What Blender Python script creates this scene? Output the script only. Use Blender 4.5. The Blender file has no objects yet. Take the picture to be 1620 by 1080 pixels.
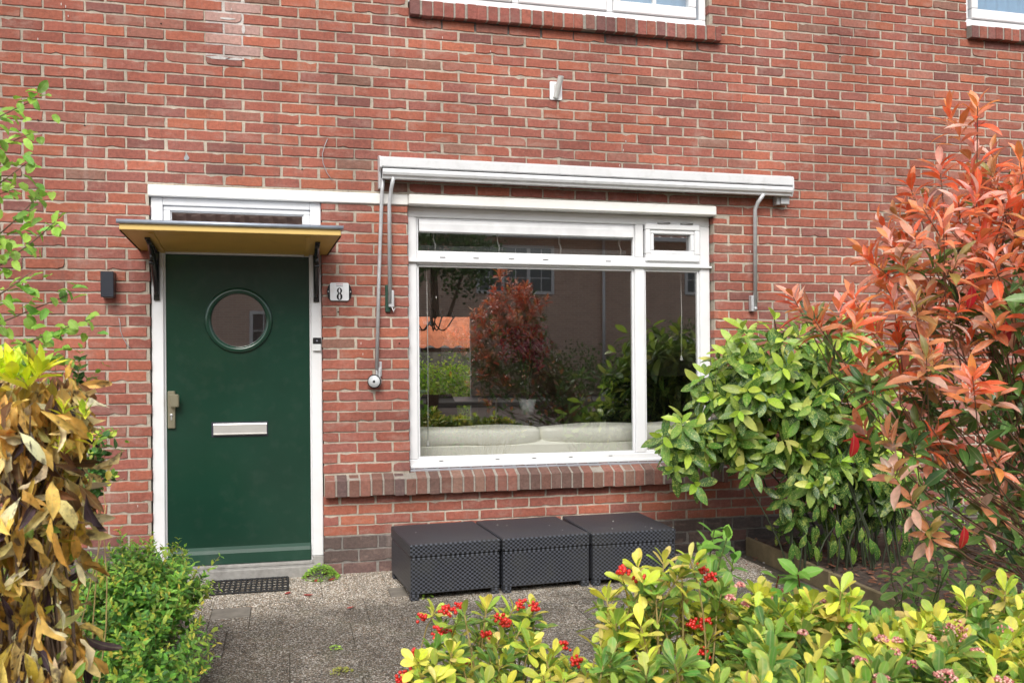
import bpy, math, random
import numpy as np
from mathutils import Vector
SC = bpy.context.scene
R_ = math.radians
# ---------------------------------------------------------------- camera
F_PX = 1440.0; YAW = R_(13.83); PIT = math.atan(6 / 1440.0); DIST = 5.72; CH = 1.43; SH = .009
cd = bpy.data.cameras.new('camera'); cam = bpy.data.objects.new('camera', cd); SC.collection.objects.link(cam)
cam.location = (0, -DIST, CH); cam.rotation_euler = (R_(90) + PIT, 0, -YAW)
cd.sensor_width = 36; cd.lens = F_PX / 1620 * 36; cd.clip_start = .05; cd.clip_end = 400
cd.dof.use_dof = True; cd.dof.focus_distance = 5.4; cd.dof.aperture_fstop = 7.1
SC.camera = cam
# ---------------------------------------------------------------- light
SUN_EL, SUN_AZ = R_(44), R_(196)      # compass angle of the sun seen from the house, behind the camera's left
w = bpy.data.worlds.new('World'); SC.world = w; w.use_nodes = True
nt = w.node_tree; bg = nt.nodes['Background']
sky = nt.nodes.new('ShaderNodeTexSky'); sky.sky_type = 'NISHITA'; sky.sun_disc = False
sky.sun_elevation = SUN_EL; sky.sun_rotation = SUN_AZ; sky.air_density = 1.0; sky.dust_density = 3.0
hs = nt.nodes.new('ShaderNodeHueSaturation'); hs.inputs['Saturation'].default_value = .30
nt.links.new(sky.outputs[0], hs.inputs['Color']); nt.links.new(hs.outputs[0], bg.inputs['Color'])
bg.inputs['Strength'].default_value = .15
sl = bpy.data.lights.new('sun', 'SUN'); so = bpy.data.objects.new('sun', sl); SC.collection.objects.link(so)
sl.energy = 1.5; sl.angle = R_(28); sl.color = (1, .95, .88)
sd = Vector((math.sin(SUN_AZ) * math.cos(SUN_EL), math.cos(SUN_AZ) * math.cos(SUN_EL), math.sin(SUN_EL)))
so.rotation_euler = sd.to_track_quat('Z', 'Y').to_euler(); so.location = sd * 30
SC.view_settings.view_transform = 'Standard'; SC.view_settings.look = 'None'
SC.view_settings.exposure = 0.62; SC.view_settings.gamma = 1
SC.cycles.max_bounces = 8; SC.cycles.transparent_max_bounces = 12
SC.cycles.sample_clamp_indirect = 6; SC.cycles.use_denoising = True
# ---------------------------------------------------------------- pixel geometry of the photograph (1620 x 1080)
_F = np.array([math.sin(YAW) * math.cos(PIT), math.cos(YAW) * math.cos(PIT), math.sin(PIT)])
_R = np.array([math.cos(YAW), -math.sin(YAW), 0.]); _U = np.cross(_R, _F); _C = np.array([0, -DIST, CH])
def ray(px, py): return _F + _R * ((px - 810) / F_PX) - _U * ((py - 540) / F_PX)
def P3(px, py, y): d = ray(px, py); return _C + d * ((y - _C[1]) / d[1])
def W(px, py, y=0.):                    # point on a vertical plane at y, in upright wall coordinates
    p = P3(px, py, y); return float(p[0] + SH * (p[2] - CH)), float(p[2])
def G(px, py, z=.02): d = ray(px, py); p = _C + d * ((z - _C[2]) / d[2]); return float(p[0]), float(p[1])
def mpp(px, py, y): return float((P3(px, py, y) - _C) @ _F / F_PX)      # metres per photo pixel there
# ---------------------------------------------------------------- materials
def newmat(name):
    m = bpy.data.materials.new(name); m.use_nodes = True
    return m, m.node_tree, m.node_tree.nodes['Principled BSDF']
def N(nt, t, **k):
    n = nt.nodes.new('ShaderNode' + t)
    for a, b in k.items():
        if a in n.inputs: n.inputs[a].default_value = b
        else: setattr(n, a, b)
    return n
def mat(name, col, rough=.5, metal=0., var=.08, scale=12., bump=0., bscale=60., spec=.5, coat=0., dirt=None):
    m, t, b = newmat(name)
    tc = N(t, 'TexCoord'); n = N(t, 'TexNoise'); n.inputs['Scale'].default_value = scale; n.inputs['Detail'].default_value = 6
    t.links.new(tc.outputs['Object'], n.inputs['Vector'])
    r = N(t, 'ValToRGB'); e = r.color_ramp.elements
    e[0].position = .3; e[1].position = .7
    e[0].color = [c * (1 - var) for c in col] + [1]; e[1].color = [min(1, c * (1 + var)) for c in col] + [1]
    t.links.new(n.outputs[0], r.inputs[0]); out = r.outputs[0]
    if dirt:                             # (colour, amount, scale): blotches of grime
        n2 = N(t, 'TexNoise'); n2.inputs['Scale'].default_value = dirt[2]; n2.inputs['Detail'].default_value = 8
        t.links.new(tc.outputs['Object'], n2.inputs['Vector'])
        r2 = N(t, 'ValToRGB'); r2.color_ramp.elements[0].position = .52; r2.color_ramp.elements[1].position = .75
        r2.color_ramp.elements[1].color = (dirt[1],) * 3 + (1,)
        t.links.new(n2.outputs[0], r2.inputs[0])
        mx = N(t, 'Mix', data_type='RGBA'); t.links.new(r2.outputs[0], mx.inputs[0]); t.links.new(out, mx.inputs[6])
        mx.inputs[7].default_value = (*dirt[0], 1); out = mx.outputs[2]
    t.links.new(out, b.inputs['Base Color'])
    b.inputs['Roughness'].default_value = rough; b.inputs['Metallic'].default_value = metal
    b.inputs['Specular IOR Level'].default_value = spec; b.inputs['Coat Weight'].default_value = coat
    if bump:
        n3 = N(t, 'TexNoise'); n3.inputs['Scale'].default_value = bscale; n3.inputs['Detail'].default_value = 5
        t.links.new(tc.outputs['Object'], n3.inputs['Vector'])
        bp = N(t, 'Bump'); bp.inputs['Strength'].default_value = bump; bp.inputs['Distance'].default_value = .004
        t.links.new(n3.outputs[0], bp.inputs['Height']); t.links.new(bp.outputs[0], b.inputs['Normal'])
    return m
def colmat(name, rough=.8, var=.25, scale=90., bump=.5, bscale=160., stain=.25, spec=.3, veils=()):
    """base colour from the mesh's own colour attribute, mottled"""
    m, t, b = newmat(name)
    a = N(t, 'Attribute', attribute_name='Col'); g = N(t, 'NewGeometry')
    n = N(t, 'TexNoise'); n.inputs['Scale'].default_value = scale; n.inputs['Detail'].default_value = 6; n.inputs['Roughness'].default_value = .7
    t.links.new(g.outputs['Position'], n.inputs['Vector'])
    mr = N(t, 'MapRange'); mr.inputs['From Min'].default_value = .3; mr.inputs['From Max'].default_value = .7
    mr.inputs['To Min'].default_value = 1 - var; mr.inputs['To Max'].default_value = 1 + var
    t.links.new(n.outputs[0], mr.inputs['Value'])
    n2 = N(t, 'TexNoise'); n2.inputs['Scale'].default_value = 1.7; n2.inputs['Detail'].default_value = 7
    t.links.new(g.outputs['Position'], n2.inputs['Vector'])
    mr2 = N(t, 'MapRange'); mr2.inputs['From Min'].default_value = .35; mr2.inputs['From Max'].default_value = .65
    mr2.inputs['To Min'].default_value = 1 - stain; mr2.inputs['To Max'].default_value = 1 + stain * .4
    t.links.new(n2.outputs[0], mr2.inputs['Value'])
    mu = N(t, 'Math', operation='MULTIPLY'); t.links.new(mr.outputs[0], mu.inputs[0]); t.links.new(mr2.outputs[0], mu.inputs[1])
    vm = N(t, 'VectorMath', operation='SCALE'); t.links.new(a.outputs['Color'], vm.inputs[0]); t.links.new(mu.outputs[0], vm.inputs['Scale'])
    col = vm.outputs[0]
    for (c_, am, s_, lo, hi, *sc3) in veils:
        nv = N(t, 'TexNoise'); nv.inputs['Scale'].default_value = s_; nv.inputs['Detail'].default_value = 7; nv.inputs['Roughness'].default_value = .72
        mp = N(t, 'Mapping'); mp.inputs['Scale'].default_value = sc3[0] if sc3 else (.55, 1, 1.3); mp.inputs['Location'].default_value = (s_, 0, s_ * .3)
        t.links.new(g.outputs['Position'], mp.inputs['Vector']); t.links.new(mp.outputs[0], nv.inputs['Vector'])
        q = N(t, 'MapRange'); q.inputs['From Min'].default_value = lo; q.inputs['From Max'].default_value = hi; q.inputs['To Max'].default_value = am
        t.links.new(nv.outputs[0], q.inputs['Value']); mx = N(t, 'Mix', data_type='RGBA'); t.links.new(q.outputs[0], mx.inputs[0]); t.links.new(col, mx.inputs[6]); mx.inputs[7].default_value = (*c_, 1); col = mx.outputs[2]
    t.links.new(col, b.inputs['Base Color'])
    b.inputs['Roughness'].default_value = rough; b.inputs['Specular IOR Level'].default_value = spec
    n3 = N(t, 'TexNoise'); n3.inputs['Scale'].default_value = bscale; n3.inputs['Detail'].default_value = 6
    t.links.new(g.outputs['Position'], n3.inputs['Vector'])
    bp = N(t, 'Bump'); bp.inputs['Strength'].default_value = bump; bp.inputs['Distance'].default_value = .003
    t.links.new(n3.outputs[0], bp.inputs['Height']); t.links.new(bp.outputs[0], b.inputs['Normal'])
    return m
def glassmat(name, r0=.37, tint=(.98, .99, .98)):
    m = bpy.data.materials.new(name); m.use_nodes = True; t = m.node_tree; t.nodes.clear()
    o = N(t, 'OutputMaterial'); mx = N(t, 'MixShader'); tr = N(t, 'BsdfTransparent'); gl = N(t, 'BsdfGlossy'); lw = N(t, 'LayerWeight', Blend=.5); pw = N(t, 'Math', operation='POWER'); pw.inputs[1].default_value = 5; t.links.new(lw.outputs['Facing'], pw.inputs[0]); fr = N(t, 'MapRange'); fr.inputs['To Min'].default_value = r0; fr.inputs['To Max'].default_value = 1; t.links.new(pw.outputs[0], fr.inputs['Value'])
    tr.inputs[0].default_value = (*tint, 1); gl.inputs['Roughness'].default_value = .0
    tc = N(t, 'NewGeometry'); n = N(t, 'TexNoise'); n.inputs['Scale'].default_value = 1.1; n.inputs['Detail'].default_value = 1
    t.links.new(tc.outputs['Position'], n.inputs['Vector'])
    bp = N(t, 'Bump'); bp.inputs['Strength'].default_value = .05; bp.inputs['Distance'].default_value = .004
    t.links.new(n.outputs[0], bp.inputs['Height']); t.links.new(bp.outputs[0], gl.inputs['Normal'])
    t.links.new(fr.outputs[0], mx.inputs[0]); t.links.new(tr.outputs[0], mx.inputs[1]); t.links.new(gl.outputs[0], mx.inputs[2])
    t.links.new(mx.outputs[0], o.inputs[0]); return m
def leafmat(name, rough=.4, trans=.25, rib=.25, spots=None, var=.22, spec=.5, edge=None, blotch=None):
    m, t, b = newmat(name)
    a = N(t, 'Attribute', attribute_name='Col'); uv = N(t, 'UVMap'); g = N(t, 'NewGeometry')
    sep = N(t, 'SeparateXYZ'); t.links.new(uv.outputs[0], sep.inputs[0])
    n = N(t, 'TexNoise'); n.inputs['Scale'].default_value = 45; n.inputs['Detail'].default_value = 4
    t.links.new(g.outputs['Position'], n.inputs['Vector'])
    mr = N(t, 'MapRange'); mr.inputs['From Min'].default_value = .3; mr.inputs['From Max'].default_value = .7
    mr.inputs['To Min'].default_value = 1 - var; mr.inputs['To Max'].default_value = 1 + var
    t.links.new(n.outputs[0], mr.inputs['Value'])
    vm = N(t, 'VectorMath', operation='SCALE'); t.links.new(a.outputs['Color'], vm.inputs[0]); t.links.new(mr.outputs[0], vm.inputs['Scale'])
    col = vm.outputs[0]
    # pale midrib
    s1 = N(t, 'Math', operation='SUBTRACT'); t.links.new(sep.outputs[1], s1.inputs[0]); s1.inputs[1].default_value = .5
    s2 = N(t, 'Math', operation='ABSOLUTE'); t.links.new(s1.outputs[0], s2.inputs[0])
    mr3 = N(t, 'MapRange'); mr3.inputs['From Min'].default_value = .02; mr3.inputs['From Max'].default_value = .07
    mr3.inputs['To Min'].default_value = rib; mr3.inputs['To Max'].default_value = 0
    t.links.new(s2.outputs[0], mr3.inputs['Value'])
    mx = N(t, 'Mix', data_type='RGBA'); t.links.new(mr3.outputs[0], mx.inputs[0]); t.links.new(col, mx.inputs[6])
    mx.inputs[7].default_value = (.55, .55, .28, 1); col = mx.outputs[2]
    if edge:
        mre = N(t, 'MapRange'); mre.inputs['From Min'].default_value = .3; mre.inputs['From Max'].default_value = .5
        mre.inputs['To Max'].default_value = edge[1]
        t.links.new(s2.outputs[0], mre.inputs['Value'])
        me = N(t, 'Mix', data_type='RGBA'); t.links.new(mre.outputs[0], me.inputs[0]); t.links.new(col, me.inputs[6])
        me.inputs[7].default_value = (*edge[0], 1); col = me.outputs[2]
    for sp in [s for s in (spots, blotch) if s]:      # (colour, amount, scale, threshold lo, hi)
        v = N(t, 'TexNoise'); v.inputs['Scale'].default_value = sp[2]; v.inputs['Detail'].default_value = 3; v.inputs['Roughness'].default_value = .7
        t.links.new(g.outputs['Position'], v.inputs['Vector'])
        q = N(t, 'MapRange'); q.inputs['From Min'].default_value = sp[3]; q.inputs['From Max'].default_value = sp[4]
        q.inputs['To Max'].default_value = sp[1]; t.links.new(v.outputs[0], q.inputs['Value'])
        ms = N(t, 'Mix', data_type='RGBA'); t.links.new(q.outputs[0], ms.inputs[0]); t.links.new(col, ms.inputs[6])
        ms.inputs[7].default_value = (*sp[0], 1); col = ms.outputs[2]
    t.links.new(col, b.inputs['Base Color'])
    b.inputs['Roughness'].default_value = rough; b.inputs['Specular IOR Level'].default_value = spec
    # ribs as relief
    wv = N(t, 'Math', operation='SINE'); m2 = N(t, 'Math', operation='MULTIPLY'); m2.inputs[1].default_value = 60
    ad = N(t, 'Math', operation='SUBTRACT'); t.links.new(sep.outputs[0], ad.inputs[0]); t.links.new(s2.outputs[0], ad.inputs[1])
    t.links.new(ad.outputs[0], m2.inputs[0]); t.links.new(m2.outputs[0], wv.inputs[0])
    bp = N(t, 'Bump'); bp.inputs['Strength'].default_value = .35; bp.inputs['Distance'].default_value = .001
    t.links.new(wv.outputs[0], bp.inputs['Height']); t.links.new(bp.outputs[0], b.inputs['Normal'])
    if trans:
        o = t.nodes['Material Output']; tl = N(t, 'BsdfTranslucent'); mm = N(t, 'MixShader'); mm.inputs[0].default_value = trans
        t.links.new(col, tl.inputs[0]); t.links.new(b.outputs[0], mm.inputs[1]); t.links.new(tl.outputs[0], mm.inputs[2])
        t.links.new(mm.outputs[0], o.inputs[0])
    return m
# ---------------------------------------------------------------- mesh building
class MB:
    def __init__(s): s.v = []; s.f = []; s.m = []; s.c = []; s.cur = (1, 1, 1); s.mi = 0; s.sm = []; s.smooth = False
    def add(s, vs, fs):
        o = len(s.v); s.v += [tuple(map(float, q)) for q in vs]; s.c += [s.cur] * len(vs)
        for f in fs: s.f.append([i + o for i in f]); s.m.append(s.mi); s.sm.append(s.smooth)
    def box(s, x0, x1, y0, y1, z0, z1, bev=0.):
        if x0 > x1: x0, x1 = x1, x0
        if y0 > y1: y0, y1 = y1, y0
        if z0 > z1: z0, z1 = z1, z0
        b = min(bev, (x1 - x0) * .45, (y1 - y0) * .45, (z1 - z0) * .45)
        if b <= 0:
            s.add([(x, y, z) for z in (z0, z1) for y in (y0, y1) for x in (x0, x1)],
                  [(0, 2, 3, 1), (4, 5, 7, 6), (0, 1, 5, 4), (2, 6, 7, 3), (0, 4, 6, 2), (1, 3, 7, 5)]); return
        vs = []; idx = {}
        for i, x in enumerate((x0, x1)):
            for j, y in enumerate((y0, y1)):
                for k, z in enumerate((z0, z1)):
                    sx, sy, sz = (1, -1)[i], (1, -1)[j], (1, -1)[k]
                    for a, d in enumerate(((0, b, b), (b, 0, b), (b, b, 0))):
                        idx[i, j, k, a] = len(vs); vs.append((x + sx * d[0], y + sy * d[1], z + sz * d[2]))
        I = idx; fs = []
        def q(*l, flip=False): fs.append(tuple(reversed(l)) if flip else tuple(l))
        for i in (0, 1): q(I[i, 0, 0, 0], I[i, 0, 1, 0], I[i, 1, 1, 0], I[i, 1, 0, 0], flip=i == 1)
        for j in (0, 1): q(I[0, j, 0, 1], I[1, j, 0, 1], I[1, j, 1, 1], I[0, j, 1, 1], flip=j == 1)
        for k in (0, 1): q(I[0, 0, k, 2], I[0, 1, k, 2], I[1, 1, k, 2], I[1, 0, k, 2], flip=k == 1)
        for i in (0, 1):
            for j in (0, 1): q(I[i, j, 0, 0], I[i, j, 0, 1], I[i, j, 1, 1], I[i, j, 1, 0], flip=(i == j))
        for i in (0, 1):
            for k in (0, 1): q(I[i, 0, k, 0], I[i, 0, k, 2], I[i, 1, k, 2], I[i, 1, k, 0], flip=(i != k))
        for j in (0, 1):
            for k in (0, 1): q(I[0, j, k, 1], I[0, j, k, 2], I[1, j, k, 2], I[1, j, k, 1], flip=(j == k))
        for i in (0, 1):
            for j in (0, 1):
                for k in (0, 1): q(I[i, j, k, 0], I[i, j, k, 1], I[i, j, k, 2], flip=(i + j + k) % 2 == 1)
        s.add(vs, fs)
    def tube(s, pts, r, n=10, cap=True):
        pts = [Vector(p) for p in pts]; rs = r if isinstance(r, (list, tuple)) else [r] * len(pts)
        vs = []; u = None
        for i, p in enumerate(pts):
            d = (pts[min(i + 1, len(pts) - 1)] - pts[max(i - 1, 0)]).normalized()
            if u is None: u = d.orthogonal().normalized()
            u = (u - d * u.dot(d)).normalized(); w_ = d.cross(u)
            for k in range(n):
                a = 2 * math.pi * k / n; vs.append(p + (u * math.cos(a) + w_ * math.sin(a)) * rs[i])
        fs = []
        for i in range(len(pts) - 1):
            for k in range(n):
                k2 = (k + 1) % n; fs.append((i * n + k, i * n + k2, (i + 1) * n + k2, (i + 1) * n + k))
        if cap: fs += [tuple(reversed(range(n))), tuple(range((len(pts) - 1) * n, len(pts) * n))]
        sm = s.smooth; s.smooth = True; s.add(vs, fs); s.smooth = sm
    def lathe(s, c, axis, prof, n=32):   # prof: (along axis, radius)
        c = Vector(c); ax = Vector(axis).normalized(); u = ax.orthogonal().normalized(); w_ = ax.cross(u); vs = []
        for (h, r) in prof:
            for k in range(n):
                a = 2 * math.pi * k / n; vs.append(c + ax * h + (u * math.cos(a) + w_ * math.sin(a)) * r)
        fs = [(i * n + k, i * n + (k + 1) % n, (i + 1) * n + (k + 1) % n, (i + 1) * n + k) for i in range(len(prof) - 1) for k in range(n)]
        fs += [tuple(reversed(range(n))), tuple(range((len(prof) - 1) * n, len(prof) * n))]
        sm = s.smooth; s.smooth = True; s.add(vs, fs); s.smooth = sm
    def extr(s, prof, x0, x1):           # prof: closed list of (y, z), extruded along x
        n = len(prof); vs = [(x, y, z) for x in (x0, x1) for y, z in prof]
        fs = [(k, (k + 1) % n, n + (k + 1) % n, n + k) for k in range(n)] + [tuple(range(n))[::-1], tuple(range(n, 2 * n))]
        s.add(vs, fs)
    def frame(s, x0, x1, z0, z1, wl, wr, wb, wt, y0, y1, bev=.004):
        s.box(x0, x1, y0, y1, z0, z0 + wb, bev); s.box(x0, x1, y0, y1, z1 - wt, z1, bev)
        s.box(x0, x0 + wl, y0, y1, z0 + wb, z1 - wt, bev); s.box(x1 - wr, x1, y0, y1, z0 + wb, z1 - wt, bev)
    def pane(s, x0, x1, y, z0, z1): s.add([(x0, y, z0), (x1, y, z0), (x1, y, z1), (x0, y, z1)], [(0, 1, 2, 3)])
    def build(s, name, mats, parent=None, loc=None, shear=True, rotz=0., kind=None):
        me = bpy.data.meshes.new(name); v = np.array(s.v, dtype=float)
        if shear: v[:, 0] -= SH * (v[:, 2] - CH)
        o = bpy.data.objects.new(name, me)
        org = np.array(loc if loc is not None else (ABS.get(parent.name, (0, 0, 0)) if parent else (0, 0, 0)), dtype=float)
        if parent is not None:
            pa = np.array(ABS.get(parent.name, (0, 0, 0)), float); org = pa if loc is None else org
            o.parent = parent; o.location = org - pa
        else: o.location = org
        v = v - org
        me.from_pydata(v.tolist(), [], s.f)
        for m_ in (mats if isinstance(mats, (list, tuple)) else [mats]): me.materials.append(m_)
        me.polygons.foreach_set('material_index', s.m); me.polygons.foreach_set('use_smooth', s.sm)
        ca = me.color_attributes.new('Col', 'FLOAT_COLOR', 'POINT')
        c = np.ones((len(s.c), 4)); c[:, :3] = np.array(s.c); ca.data.foreach_set('color', c.ravel())
        me.update(); SC.collection.objects.link(o); ABS[o.name] = tuple(org)
        if kind: o['kind'] = kind
        return o
ABS = {}
def thing(name, label, cat, loc=(0, 0, 0), group=None):
    o = bpy.data.objects.new(name, None); o.empty_display_size = .1; SC.collection.objects.link(o)
    o.location = loc; o['label'] = label; o['category'] = cat; ABS[o.name] = tuple(loc)
    if group: o['group'] = group
    return o
def tag(o, label, cat, group=None):
    o['label'] = label; o['category'] = cat
    if group: o['group'] = group
    return o
# ---------------------------------------------------------------- shared materials
BRICK = colmat('brick', rough=.85, var=.26, scale=48, bump=.9, bscale=160, stain=.20, veils=(((.40, .27, .22), .55, 9, .52, .72), ((.085, .05, .045), .6, 26, .60, .74), ((.50, .42, .35), .6, 55, .64, .74), ((.13, .085, .07), .45, 3, .56, .74, (3.5, 1, .35)), ((.42, .33, .29), .35, 2.2, .56, .72, (2.5, 1, .5))))
MORTAR = colmat('mortar', rough=.95, var=.2, scale=60, bump=.9, bscale=300, stain=.3, veils=(((.20, .17, .14), .6, 3, .54, .72, (3.5, 1, .35)), ((.12, .105, .09), .6, 11, .60, .74)))
WHITE = mat('white_paint', (.74, .75, .76), rough=.38, var=.03, scale=3, dirt=((.55, .53, .47), .18, 9))
WHITE2 = mat('white_plaster_beam', (.76, .755, .725), rough=.6, var=.04, scale=4, bump=.2, bscale=40, dirt=((.5, .48, .40), .3, 7))
GLASS = glassmat('window_glass')
DARK = mat('dark_slot', (.02, .02, .02), rough=.7)
PLINTH = mat('grey_concrete', (.30, .29, .27), rough=.85, var=.15, scale=25, bump=.5, bscale=120, dirt=((.12, .11, .10), .6, 14))
# ---------------------------------------------------------------- the house
house = thing('brick_house', 'red brick terraced house front with a green door and a wide white window', 'house', (0, 0, 0))
rng = random.Random(5)
PAL = [((.325, .102, .070), 6), ((.36, .112, .070), 4), ((.30, .098, .072), 5), ((.27, .095, .074), 2.4), ((.385, .122, .072), .9), ((.235, .090, .074), .6),
       ((.32, .125, .092), 2), ((.24, .115, .085), .6)]
DPAL = [((.125, .085, .075), 3), ((.16, .095, .085), 2), ((.10, .075, .07), 2), ((.19, .10, .085), 1)]
def pick(p):
    t = rng.random() * sum(q[1] for q in p)
    for c, w_ in p:
        t -= w_
        if t <= 0: break
    k = 1 + rng.uniform(-.13, .13); return (c[0] * k * .97, c[1] * k * 1.02, c[2] * k * 1.03)
HOLES = [(-.785, .205, -1, 2.310), (.742, 2.835, .62, 2.306), (.758, 2.815, 3.515, 5.0), (4.89, 6.4, 3.70, 5.0)]
BANDS = [(-.794, .742, 2.306, 2.375), (.742, 2.838, 2.304, 2.375)]
SILLS = [(.214, 2.90, .50, .632), (.760, 2.884, 3.508, 3.60), (4.890, 6.5, 3.69, 3.79)]
def brick(mb, x0, x1, z0, z1, yf=0., yb=.10, col=None, jit=.0021):
    if x1 - x0 < .022 or z1 - z0 < .015: return
    n = max(2, int((x1 - x0) / .03) + 1); pts = []
    for i in range(n): pts.append((x0 + (x1 - x0) * i / (n - 1), z0))
    pts.append((x1, (z0 + z1) / 2))
    for i in range(n): pts.append((x1 - (x1 - x0) * i / (n - 1), z1))
    pts.append((x0, (z0 + z1) / 2))
    m = len(pts); cx, cz = (x0 + x1) / 2, (z0 + z1) / 2; tx = rng.gauss(0, .0008); dy = rng.gauss(0, .0008)
    ring = [(x + rng.uniform(-jit, jit), z + rng.uniform(-jit, jit)) for x, z in pts]
    if rng.random() < .25:           # a chipped corner or edge
        k = rng.randrange(m); ring[k] = (ring[k][0] + (cx - ring[k][0]) * .05, ring[k][1] + (cz - ring[k][1]) * .3)
    back = [(x, yb, z) for x, z in ring]
    r1 = [(x, yf + .0035 + dy, z) for x, z in ring]
    r2 = [(x + math.copysign(min(.002, abs(cx - x)), cx - x), yf + dy + tx * (x - cx) * 5, z + math.copysign(min(.002, abs(cz - z)), cz - z)) for x, z in ring]
    mb.cur = col or pick(PAL); mb.mi = 0
    fs = [(k, (k + 1) % m, m + (k + 1) % m, m + k) for k in range(m)] + [(m + k, m + (k + 1) % m, 2 * m + (k + 1) % m, 2 * m + k) for k in range(m)]
    fs.append(tuple(range(2 * m, 3 * m))); mb.add(back + r1 + r2, fs)
XL, XR, ZT = -3.2, 8.2, 5.4
wall = MB()
def courses():
    out = []; z = 0.251
    for k, h in enumerate((.084, .08, .077)): out.append((z - h, z, (.315, .418)[k % 2] - .2207 * 20, True)); z -= h
    z = .251; n = 14; h = (1.148 - .251) / n
    for k in range(n): out.append((z, z + h, (-1.354 if (n - k) % 2 == 0 else -1.2437) - .2207 * 15, False)); z += h
    k = 0; z = 1.148; h = .06527
    while z < ZT: out.append((z, z + h, (-1.354 if k % 2 == 0 else -1.2437) - .2207 * 15, False)); z += h; k += 1
    return out
px0, pz0, px1, pz1 = -.463, 3.155, -.205, 3.50
for (z0, z1, ph, dark) in courses():
    x = ph
    zc = (z0 + z1) / 2; wob = rng.gauss(0, .0006)
    while x < XR:
        j0 = rng.gauss(0, .0022); j1 = rng.gauss(0, .0022)
        a, b = x + .0055 + j0, x + .2207 - .0055 + j1; x += .2207; a += .0012; b -= .0012
        if b < XL or a > XR: continue
        a = max(a, XL); b = min(b, XR); segs = [(a, b, z0 + .0054 + wob, z1 - .0054 + wob)]
        for h in HOLES + BANDS + SILLS:
            ns = []
            for (p, q, u, v) in segs:
                if q <= h[0] or p >= h[1] or v <= h[2] or u >= h[3]: ns.append((p, q, u, v)); continue
                mid = (u + v) / 2
                if h[2] <= mid <= h[3]:
                    g = .003 if h in HOLES else .006
                    if h in HOLES: g = -.001
                    if p < h[0]: ns.append((p, h[0] - max(g, 0), u, v))
                    if q > h[1]: ns.append((h[1] + max(g, 0), q, u, v))
                elif mid < h[2]: ns.append((p, q, u, h[2] - .004))
                else: ns.append((p, q, h[3] + .004, v))
            segs = ns
        for (p, q, u, v) in segs:
            c = pick(DPAL) if dark else None
            if not dark and px0 + .03 < (p + q) / 2 < px1 + .02 and zc > pz0:    # a patch smeared with pale mortar
                c = tuple(t * .45 + s_ * .55 for t, s_ in zip(pick(PAL), (.50, .37, .33)))
            if dark and rng.random() < .0: c = None
            brick(wall, p, q, u, v, yf=rng.gauss(0, .0008), col=c)
# mortar slab with reveals round the openings
MC = (.46, .405, .33)
xs = sorted({XL, XR, *[h[0] for h in HOLES], *[h[1] for h in HOLES], px0, px1, .73, 2.92}); zs = sorted({0., .251, ZT, .636, pz0, 3.44, 3.508, *[min(ZT, max(0, h[2])) for h in HOLES], *[min(ZT, h[3]) for h in HOLES]})
def inhole(x, z): return any(h[0] < x < h[1] and h[2] < z < h[3] for h in HOLES)
wall.mi = 1
for i in range(len(xs) - 1):
    for j in range(len(zs) - 1):
        xa, xb, za, zb = xs[i], xs[i + 1], zs[j], zs[j + 1]; xm, zm = (xa + xb) / 2, (za + zb) / 2
        if inhole(xm, zm): continue
        wall.cur = MC
        if zm < .251: wall.cur = (.26, .24, .22)
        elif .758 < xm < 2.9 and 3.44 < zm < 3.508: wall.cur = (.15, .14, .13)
        if px0 <= xm <= px1 and zm > pz0: wall.cur = (.50, .47, .44)
        e = .006
        pa, pb = (xa + (e if inhole(xa - .001, zm) else 0), xb - (e if inhole(xb + .001, zm) else 0))
        qa, qb = (za + (e if inhole(xm, za - .001) else 0), zb - (e if inhole(xm, zb + .001) else 0))
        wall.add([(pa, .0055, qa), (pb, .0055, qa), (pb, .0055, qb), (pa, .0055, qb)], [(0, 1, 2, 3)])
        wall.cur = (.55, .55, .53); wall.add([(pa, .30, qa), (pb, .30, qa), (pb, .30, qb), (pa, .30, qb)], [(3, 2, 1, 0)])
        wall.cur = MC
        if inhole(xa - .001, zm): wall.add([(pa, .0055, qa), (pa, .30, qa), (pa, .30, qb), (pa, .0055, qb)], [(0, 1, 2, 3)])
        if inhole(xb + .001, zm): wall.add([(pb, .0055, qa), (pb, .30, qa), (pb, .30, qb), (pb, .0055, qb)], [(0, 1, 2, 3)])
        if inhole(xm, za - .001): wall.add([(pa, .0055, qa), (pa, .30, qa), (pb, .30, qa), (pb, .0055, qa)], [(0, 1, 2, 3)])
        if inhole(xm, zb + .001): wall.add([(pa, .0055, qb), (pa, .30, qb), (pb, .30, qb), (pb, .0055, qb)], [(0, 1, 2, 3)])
# cement dabs, lime runs and drill holes in the brickwork
def dab(px, py, rx, rz, col, n=9):
    x, z = W(px, py); wall.cur = col; wall.mi = 1
    r = [(x + rx * math.cos(2 * math.pi * k / n) * rng.uniform(.6, 1.1), z + rz * math.sin(2 * math.pi * k / n) * rng.uniform(.6, 1.1)) for k in range(n)]
    wall.add([(a, -.0035, b) for a, b in r] + [(a, .004, b) for a, b in r], [tuple(range(n))] + [(k, (k + 1) % n, n + (k + 1) % n, n + k) for k in range(n)])
dab(295, 250, .016, .026, (.33, .34, .35)); dab(360, 30, .05, .008, (.58, .56, .54)); dab(345, 92, .07, .011, (.52, .50, .48)); dab(372, 94, .06, .009, (.54, .51, .49)); dab(385, 48, .012, .03, (.5, .47, .45))
for q in [(97, 7), (104, 11), (108, 26), (986, 238), (990, 224), (1172, 95), (776, 82), (1166, 116), (980, 262), (571, 543), (574, 560), (60, 62), (366, 15), (1500, 72), (700, 60), (1345, 60), (218, 800), (1187, 398), (1085, 300), (690, 470)]:
    dab(q[0], q[1], .0022, .010, (.75, .72, .68), 6)
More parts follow.
